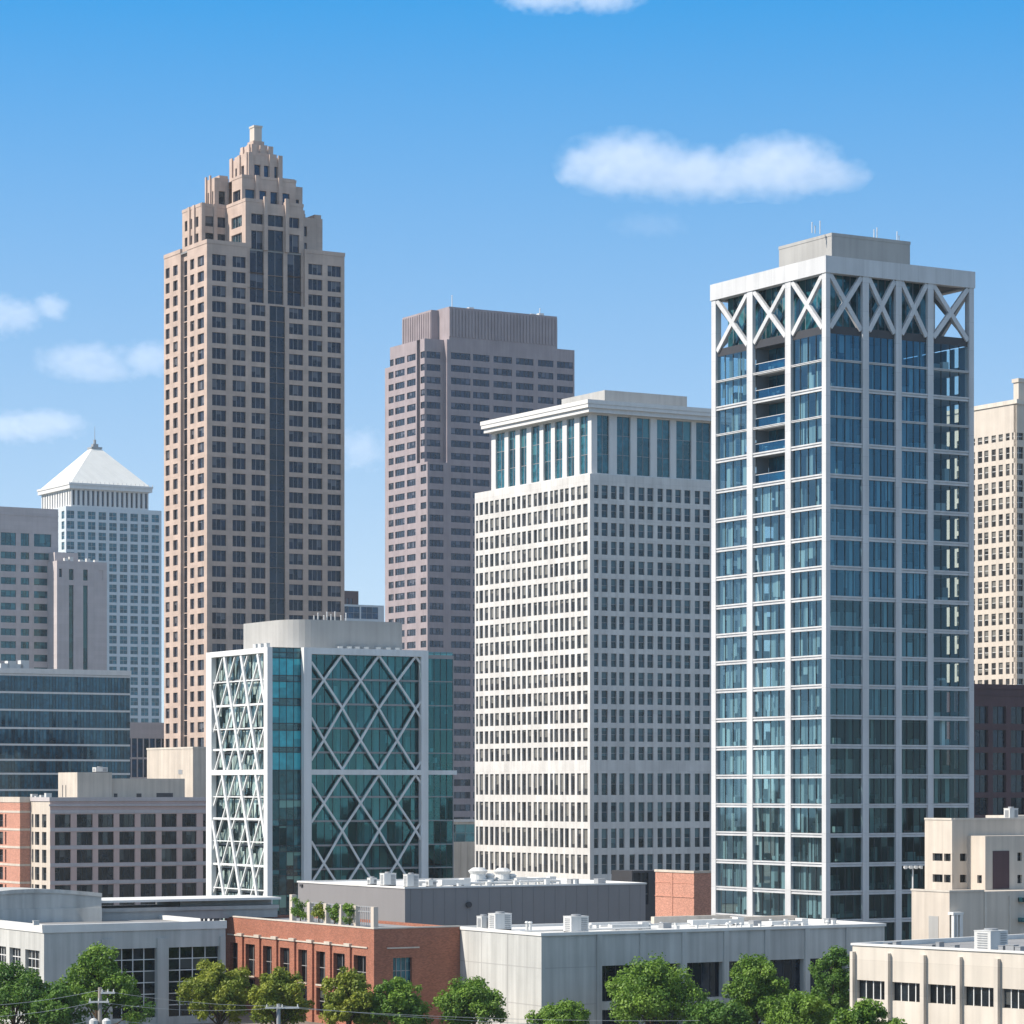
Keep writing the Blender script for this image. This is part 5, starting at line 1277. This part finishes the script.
# upper storey pieces
mb = MB()
p0, p1 = b.xr(-30, 14), b.xr(101.5, 14); zt2 = b.z(893.5, p1, 14)
n = 14
arc = [(p0 + (p1 - p0) * k / n, 14 + 1.6 * math.sin(math.pi * k / n)) for k in range(n + 1)]
for k in range(n):
    a, c = arc[k], arc[k + 1]; zt_a = zt2 + .5 * math.sin(math.pi * k / n); zt_c = zt2 + .5 * math.sin(math.pi * (k + 1) / n)
    mb.quad((*a, zt - .5), (*c, zt - .5), (*c, zt_c), (*a, zt_a)); mb.quad((a[0], a[1], zt_a), (c[0], c[1], zt_c), (c[0], 24, zt_c), (a[0], 24, zt_a))
    mb.quad((a[0], a[1] - .15, zt_a - .35), (c[0], c[1] - .15, zt_c - .35), (c[0], c[1] - .15, zt_c + .06), (a[0], a[1] - .15, zt_a + .06)); mb.quad((a[0], a[1] - .15, zt_a + .06), (c[0], c[1] - .15, zt_c + .06), (c[0], c[1], zt_c + .06), (a[0], a[1], zt_a + .06))
    mb.quad((a[0], a[1] - .12, zt - .5), (c[0], c[1] - .12, zt - .5), (c[0], c[1] - .12, zt + 1.0), (a[0], a[1] - .12, zt + 1.0)); mb.quad((a[0], a[1] - .12, zt + 1.0), (c[0], c[1] - .12, zt + 1.0), (c[0], c[1], zt + 1.0), (a[0], a[1], zt + 1.0))
mb.quad((p1, 14, zt - .5), (p1, 24, zt - .5), (p1, 24, zt2), (p1, 14, zt2))
b.part(mb, 'curved_parapet_wall', 'conc')
mb = MB(); q1 = b.xr(277.5, 16); zs_ = b.z(904, p1, 16)
mb.box(p1 + .003, q1, 16, 24, zt - .5, zs_ - .9); mb.box(p1 + .003, q1 + .1, 15.8, 24, zs_ - .897, zs_ - .5); mb.box(b.xr(182, 17), q1, 17.5, 24, zs_ - .497, zs_ + .1)
b.part(mb, 'upper_storey', 'greyconc')
mb = MB(); mb.box(p1 + .003, q1 + .25, 15.6, 24, zs_ + .103, zs_ + .35); b.part(mb, 'upper_roof', 'roofw')
b.clutter('roof_lamp', 'lamp', 'small dark lamp on the white parapet corner of the grey corner building', None, [(b.xr(36, .2), .2, zt + .003, .3, .16, .4, False)], 'hvac')
b.clutter('parapet_bracket', 'bracket', 'short dark bracket at the right end of the grey corner building parapet', 'brackets on the parapet', [(b.xr(px, .2), .2, zt + .003, .12, .12, .22, False) for px in (202, 206, 211, 215, 218)], 'dark')

# ================================================================== H  cream low building lower right
b = B('cream_corner_building', 'low cream panelled building with strip windows between ribs, lower right corner', 1062, 254, th=math.radians(43))
Dp = b.yl(852.5); Wd = 30; zt = b.z(953.2); HZ = zt
def yq(px): return b.yl(px)
lc = [(yq(d), yq(a)) for a, d in ((857, 886), (892, 921), (928, 956.7), (964, 995), (1002, 1031), (1038, 1060))]
y0 = lc[0][1]; zw1 = b.z(979.7, 0, y0); zw0 = b.z(998.3, 0, y0)
mb = MB(); b.facade(mb, 'L', 0, 0, Dp, 0, zt - .2, lc, [(zw0, zw1), (zw0 - 4, zw1 - 4)], .35, (4, 1), 'g_apt'); mb.box(0, Wd, 0, Dp, 0, zt - .5, skip='l')
b.part(mb, 'wall', 'beigeplain')
b.each('rib', 'beigeplain', [(-.42, -.003, yq(d), yq(a), 0, zt - .75) for a, d in ((852.8, 855.5), (887.6, 891), (922.8, 926.6), (958.6, 962.6), (996.6, 1000.6), (1032.5, 1036.5))])
mb = MB(); mb.box(-.12, .3, -.12, Dp + .12, zt - .197, zt); mb.box(.3, Wd, Dp - .3, Dp + .12, zt - .497, zt); b.part(mb, 'coping', 'roofw')
mb = MB(); mb.box(.3, Wd, 0, Dp - .3, zt - .497, zt - .42); b.part(mb, 'roof', 'roofg')
b.clutter('roof_vent', 'roof vent', 'low vent just behind the roof edge of the cream corner building', 'vents on the cream corner building', [(3, b.yl(px, 3), zt - .42, .35, w / 2, h, False) for (px, w, h) in ((888, .5, .35), (897, .4, .5), (932, .6, .4), (940, .4, .65), (955, .5, .45), (1012, .9, .7), (1020, .6, .6), (1003, .5, .6))], 'grey')
mb = MB(); mb.tube([(2.2, b.yl(875, 2.2), zt - .25), (2.2, b.yl(1020, 2.2), zt - .25)], .08, 6); b.part(mb, 'roof_pipe', 'grey')
b.windows(.09, 'mullw')
HB = b
p = Wpt(991, 949, 266)
unit_ac('roof_unit', 'big white roof unit on the cream corner building at the right', 2.3, 1.9, 1.75, (p.x, 266, zt - .42), 'units on the cream corner building', math.radians(40))

# ================================================================== G  cream stepped building right
b = B('cream_stepped_building', 'cream stucco building with small windows, a flat annex and a maroon panel', 949.5, 318)
Wd = 26; Dp = b.yl(911.6); z1 = b.z(892.3)
x1 = b.xr(952, Dp); x0g, y0g = x1, Dp
y1 = b.yl(924.8, x1)
zt = b.z(820, x1, Dp)
mb = MB()
mb.box(0, Wd, 0, Dp, 0, z1)
b.part(mb, 'annex', 'beige')
mb = MB()
zz = lambda p: b.z(p, x1, Dp)
wl_ = [(b.yl(951.8, x1), b.yl(944, x1)), (b.yl(942.6, x1), b.yl(932.6, x1))]
b.facade(mb, 'L', x1, y0g, y1, 0, zt, wl_, [(zz(861.3), zz(853.7)), (zz(882.7), zz(874.9))], .3, (2, 1), 'g_apt')
xe = b.xr(968, Dp)
b.facade(mb, 'R', y0g, x1, xe, 0, zt, [(b.xr(952.3, Dp), b.xr(953.4, Dp)), (b.xr(960, Dp), b.xr(966.6, Dp))], [(zz(861.3), zz(853.7)), (zz(882.7), zz(874.9))], .3, (2, 1), 'g_apt')
mb.box(x1, Wd, y0g, y1, 0, zt, skip='flb'); mb.quad((xe, y0g, 0), (Wd, y0g, 0), (Wd, y0g, zt), (xe, y0g, zt), (0, -1, 0))
b.part(mb, 'wall', 'beige')
# stair block standing forward, lit on its left side
mb = MB(); xs = b.xr(968, y0g); yf = b.yl(985.3, xs)
zs_ = b.z(836, xs, yf)
b.facade(mb, 'L', xs, yf, y0g, z1 + .003, zs_, [(b.yl(981.8, xs), b.yl(977.2, xs))], [(zz(883), zz(875))], .3, (2, 2), 'g_apt')
xr0 = b.xr(992.7, yf); xr1 = b.xr(1009, yf)
b.facade(mb, 'R', yf, xs, Wd, z1 + .003, zs_, [(b.xr(1017.5, yf), b.xr(1022, yf))], [(b.z(861.5, xs, yf), b.z(853, xs, yf)), (b.z(884, xs, yf), b.z(875.5, xs, yf))], .3, (2, 2), 'g_apt')
mb.box(xs, Wd, yf, y0g - .003, z1 + .003, zs_, skip='flb')
b.part(mb, 'stair_block', 'beige')
mb = MB(); mb.box(xr0, xr1, yf - .06, yf - .003, z1 + .1, b.z(851, xs, yf)); b.part(mb, 'maroon_panel', 'maroon')
mb = MB()
mb.box(-.08, .25, .25, Dp + .08, z1 + .003, z1 + .2); mb.box(-.08, b.xr(984, 0), -.08, .25, z1 + .003, z1 + .2)
mb.box(x1 - .08, x1 + .3, y0g, y1, zt + .003, zt + .2); mb.box(x1 + .3, Wd, y0g - .06, y0g + .3, zt + .003, zt + .2)
b.part(mb, 'coping', 'beigeplain')
mb = MB(); mb.box(-.05, -.003, b.yl(938.5), b.yl(929), b.z(945), b.z(917)); b.part(mb, 'door', 'greyconc')
mb = MB()
px_a, px_b = b.xr(951.5, -.6), b.xr(961.8, -.6)
mb.box(px_a, px_b, -.9, -.003, b.z(914.6), b.z(912)); 
for x in (px_a + .3, px_b - .9, px_b - .25): mb.box(x - .2, x + .2, -.85, -.45, 0, b.z(914.6) - .002)
b.part(mb, 'white_portal', 'roofw')
mb = MB()
for p in (899, 919.5): mb.box(b.xr(1018), b.xr(1040), -.7, -.003, b.z(p + 4.5), b.z(p)); 
b.part(mb, 'awning', 'g_teal')
mb = MB(); x = b.xr(985, 0); mb.box(x - .12, x + .12, -.15, -.003, 0, z1); mb.box(b.xr(1009, 0), b.xr(1010, 0), -.1, -.003, 0, z1 - .5); b.part(mb, 'downpipe', 'beigeplain')
mb = MB(); x = b.xr(1014.5, y0g + 2); zq = b.z(815.5, x, y0g + 2); mb.box(x, Wd, y0g + 2, y0g + 7, zt + .003, zq); b.part(mb, 'roof_hut', 'beigeplain')
b.windows(.08, 'mulld')
x = b.xr(1011, y0g + 1)
unit_ac('roof_unit', 'small white unit at the roof edge of the cream stepped building', 1.2, 1.0, 1.2, wpos(b, x, y0g + 1, zt), 'units on the cream stepped building')
# floodlight mast
pm = Wpt(912.8, 868, 331)
t = thing('floodlight_mast', 'thin mast with a flat bar of floodlights beside the cream building', 'floodlight', (pm.x, 331, 0), .2)
mb = MB(); mb.tube([(0, 0, 0), (0, 0, pm.z)], [.16, .09], 8); mb.build('pole', M['hvac'], t)
mb = MB(); mb.box(-1.05, 1.05, -.12, .12, pm.z + .003, pm.z + .18); mb.build('crossarm', M['hvac'], t)
for k in range(4):
    mb = MB(); x = -.9 + .6 * k; mb.box(x - .16, x + .16, -.3, -.122, pm.z - .1, pm.z + .25); mb.build('lamp_head', M['hvac'], t)

# ================================================================== utility poles and wires
def pole(label, px, top, Y, arms, transformer):
    p = Wpt(px, top, Y)
    t = thing('utility_pole', label, 'utility pole', (p.x, Y, 0), .12, 'utility poles along the street')
    mb = MB(); mb.tube([(0, 0, 0), (0, 0, p.z)], [.19, .13], 10); mb.build('post', M['wood' if transformer else 'grey'], t)
    for (dz_, a, c) in arms:
        mb = MB(); mb.box(a, c, -.22, -.131, p.z - dz_ - .06, p.z - dz_ + .06)
        mb.build('crossarm', M['hvac'], t)
        for x in (a + .1, (a + c) / 2, c - .1):
            mb = MB(); mb.tube([(x, -.17, p.z - dz_ + .062), (x, -.17, p.z - dz_ + .24)], [.05, .03], 6); mb.build('insulator', M['hvac'], t)
    if transformer:
        for x in (-.42, .42):
            mb = MB(); mb.tube([(x, -.05, p.z - 3.1), (x, -.05, p.z - 3.05), (x, -.05, p.z - 2.2), (x, -.05, p.z - 2.05)], [.26, .3, .3, .12], 12); mb.build('transformer', M['hvac'], t, smooth=False)
    return p
pA = pole('weathered pole with crossarms and twin transformers at the lower left', 100, 987.5, 200, [(.35, .05, 1.0), (.95, -.75, .6)], True)
pB = pole('slim grey pole in front of the rounded yellow-green tree', 278.5, 1004, 205, [(.25, -.9, 1.4)], False)
def wire(label, p0, p1, sag):
    mb = MB(); p0, p1 = Vector(p0), Vector(p1)
    pts = [p0.lerp(p1, k / 20) - Vector((0, 0, sag * 4 * (k / 20) * (1 - k / 20))) for k in range(21)]
    mb.tube(pts, .014, 5); tag(mb.build('power_line', M['wire']), label, 'power line', 'power lines along the street')
wire('upper wire leaving the picture left of the transformer pole', Wpt(-30, 1006.5, 190), Wpt(100, 990, 199.8), .2)
wire('second wire leaving the picture left of the transformer pole', Wpt(-30, 1018, 190), Wpt(96, 1002, 199.8), .2)
wire('low wire dropping left of the transformer pole', Wpt(60, 1026, 195), Wpt(97, 1019, 199.8), .05)
wire('upper wire between the two utility poles', Wpt(102, 990.5, 199.8), Wpt(276, 1006, 204.8), .25)
wire('lower wire between the two utility poles', Wpt(103, 1002.5, 199.8), Wpt(281, 1007.5, 204.8), .35)
wire('lowest wire right of the transformer pole', Wpt(103, 1019, 199.8), Wpt(290, 1030, 204.8), .2)
wire('upper wire running right from the slim grey pole', Wpt(279, 1005.5, 204.8), Wpt(560, 1025, 220), .15)
wire('lower wire running right from the slim grey pole', Wpt(283, 1007.5, 204.8), Wpt(700, 1020.5, 215), .3)

# ================================================================== clouds
def cloud(label, px0, px1, py0, py1, Y, seed, dens, lobes, depth=.5, thin=False):
    """a real cumulus: lumpy closed volume, its density fading towards an uneven rim"""
    cx, cz = (px0 + px1) / 2, (py0 + py1) / 2
    p = Wpt(cx, cz, Y); ax = (px1 - px0) / 2 / F * Y; az = (py1 - py0) / 2 / F * Y; ay = ax * depth
    m, n, l, out = newmat('cloud_vapour')
    tcn = n.new('ShaderNodeTexCoord')
    nz = n.new('ShaderNodeTexNoise'); nz.inputs['Scale'].default_value = 2.4; nz.inputs['Detail'].default_value = 6; nz.inputs['Roughness'].default_value = .6
    mpn = n.new('ShaderNodeMapping'); mpn.inputs['Scale'].default_value = (1 / az * .8, 1 / az * .8, 1 / az * 1.1); mpn.inputs['Location'].default_value = (seed * 3.1, seed, 0)
    l.new(tcn.outputs['Object'], mpn.inputs[0]); l.new(mpn.outputs[0], nz.inputs['Vector'])
    # distance field of overlapping lobes (max of 1 - r^2)
    acc = None
    for (lx, lz, rx, rz) in lobes:
        a = n.new('ShaderNodeVectorMath'); a.operation = 'SUBTRACT'; a.inputs[1].default_value = (lx * ax, 0, lz * az); l.new(tcn.outputs['Object'], a.inputs[0])
        d = n.new('ShaderNodeVectorMath'); d.operation = 'DIVIDE'; d.inputs[1].default_value = (rx * ax, ay, rz * az); l.new(a.outputs[0], d.inputs[0])
        ln = n.new('ShaderNodeVectorMath'); ln.operation = 'LENGTH'; l.new(d.outputs[0], ln.inputs[0])
        o_ = n.new('ShaderNodeMath'); o_.operation = 'SUBTRACT'; o_.inputs[0].default_value = 1.0; l.new(ln.outputs['Value'], o_.inputs[1])
        if acc is None: acc = o_.outputs[0]
        else:
            mxn = n.new('ShaderNodeMath'); mxn.operation = 'SMOOTH_MAX'; mxn.inputs[2].default_value = .25; l.new(acc, mxn.inputs[0]); l.new(o_.outputs[0], mxn.inputs[1]); acc = mxn.outputs[0]
    s1 = n.new('ShaderNodeMath'); s1.operation = 'MULTIPLY_ADD'; s1.inputs[1].default_value = 1.7; s1.inputs[2].default_value = -.80; l.new(nz.outputs[0], s1.inputs[0])
    s2 = n.new('ShaderNodeMath'); s2.operation = 'ADD'; l.new(acc, s2.inputs[0]); l.new(s1.outputs[0], s2.inputs[1])
    mr = n.new('ShaderNodeMapRange'); mr.inputs[1].default_value = .05; mr.inputs[2].default_value = .55; mr.inputs[3].default_value = 0; mr.inputs[4].default_value = dens; l.new(s2.outputs[0], mr.inputs[0])
    pv = n.new('ShaderNodeVolumePrincipled'); pv.inputs['Color'].default_value = (.98, .98, .99, 1); pv.inputs['Anisotropy'].default_value = .2
    l.new(mr.outputs[0], pv.inputs['Density']); l.new(pv.outputs[0], out.inputs['Volume'])
    # closed lumpy shell round the lobes
    import bmesh
    bm = bmesh.new(); bmesh.ops.create_icosphere(bm, subdivisions=4, radius=1)
    for v in bm.verts:
        d = v.co.normalized(); best = .2
        for t_ in range(1, 45):
            r = t_ / 40 * 1.15; q = Vector((d.x * r * ax, d.y * r * ay * 1.05, d.z * r * az * 1.3))
            for (lx, lz, rx, rz) in lobes:
                if math.sqrt(((q.x - lx * ax) / (rx * ax * 1.12)) ** 2 + (q.y / (ay * 1.12)) ** 2 + ((q.z - lz * az) / (rz * az * 1.12)) ** 2) < 1: best = max(best, r)
        v.co = Vector((d.x * best * ax, d.y * best * ay * 1.05, d.z * best * az * 1.3))
    me = bpy.data.meshes.new('cloud'); bm.to_mesh(me); bm.free(); me.materials.append(m)
    o = bpy.data.objects.new('cloud', me); COL.objects.link(o); o.location = p
    o.visible_shadow = True
    return tag(o, label, 'cloud', 'clouds')
CLOUDS = True
if CLOUDS:
    cloud('largest white cloud, long and double humped, above the white glass towers', 542, 876, 130, 208, 5200, 2, .0056,
          [(-.50, .12, .42, .80), (-.1, -.15, .65, .62), (.42, .05, .42, .78), (.72, -.2, .26, .30), (-.78, 0, .16, .3)])
    cloud('white cloud cut by the top edge of the picture', 470, 660, -30, 16, 5600, 5, .010, [(-.2, .1, .6, .9), (.35, 0, .55, .8)])
    cloud('pale lumpy cloud at the left edge left of the brown skyscraper', -60, 74, 286, 340, 6200, 7, .0058, [(-.2, -.1, .6, .9), (.2, -.1, .35, .7), (.66, .2, .3, .55)])
    cloud('thin streaky cloud directly left of the brown skyscraper', 20, 190, 336, 390, 6600, 9, .0042, [(-.25, .1, .65, .7), (-.1, -.35, .6, .4), (.55, .15, .45, .7)])
    cloud('low pale cloud behind the pyramid roof antenna', -70, 104, 402, 448, 7000, 11, .0048, [(0, -.1, .8, .75), (.35, .1, .5, .6)])
    cloud('faint cloud between the brown skyscraper and the granite tower', 325, 405, 420, 480, 7000, 13, .006, [(-.1, 0, .8, .8)])
    cloud('faint wisp below the largest cloud', 600, 700, 205, 245, 5400, 17, .0014, [(0, 0, .9, .7)])

# ================================================================== haze
HAZE = 0.00006
if HAZE:
    m, n, l, out = newmat('air')
    pv = n.new('ShaderNodeVolumePrincipled'); pv.inputs['Density'].default_value = HAZE; pv.inputs['Color'].default_value = (.80, .90, 1.0, 1); pv.inputs['Anisotropy'].default_value = .2
    l.new(pv.outputs[0], out.inputs['Volume'])
    mb = MB(); mb.box(-3600, 3600, -400, 4600, -1, 240); o = mb.build('haze', m); tag(o, kind='stuff')
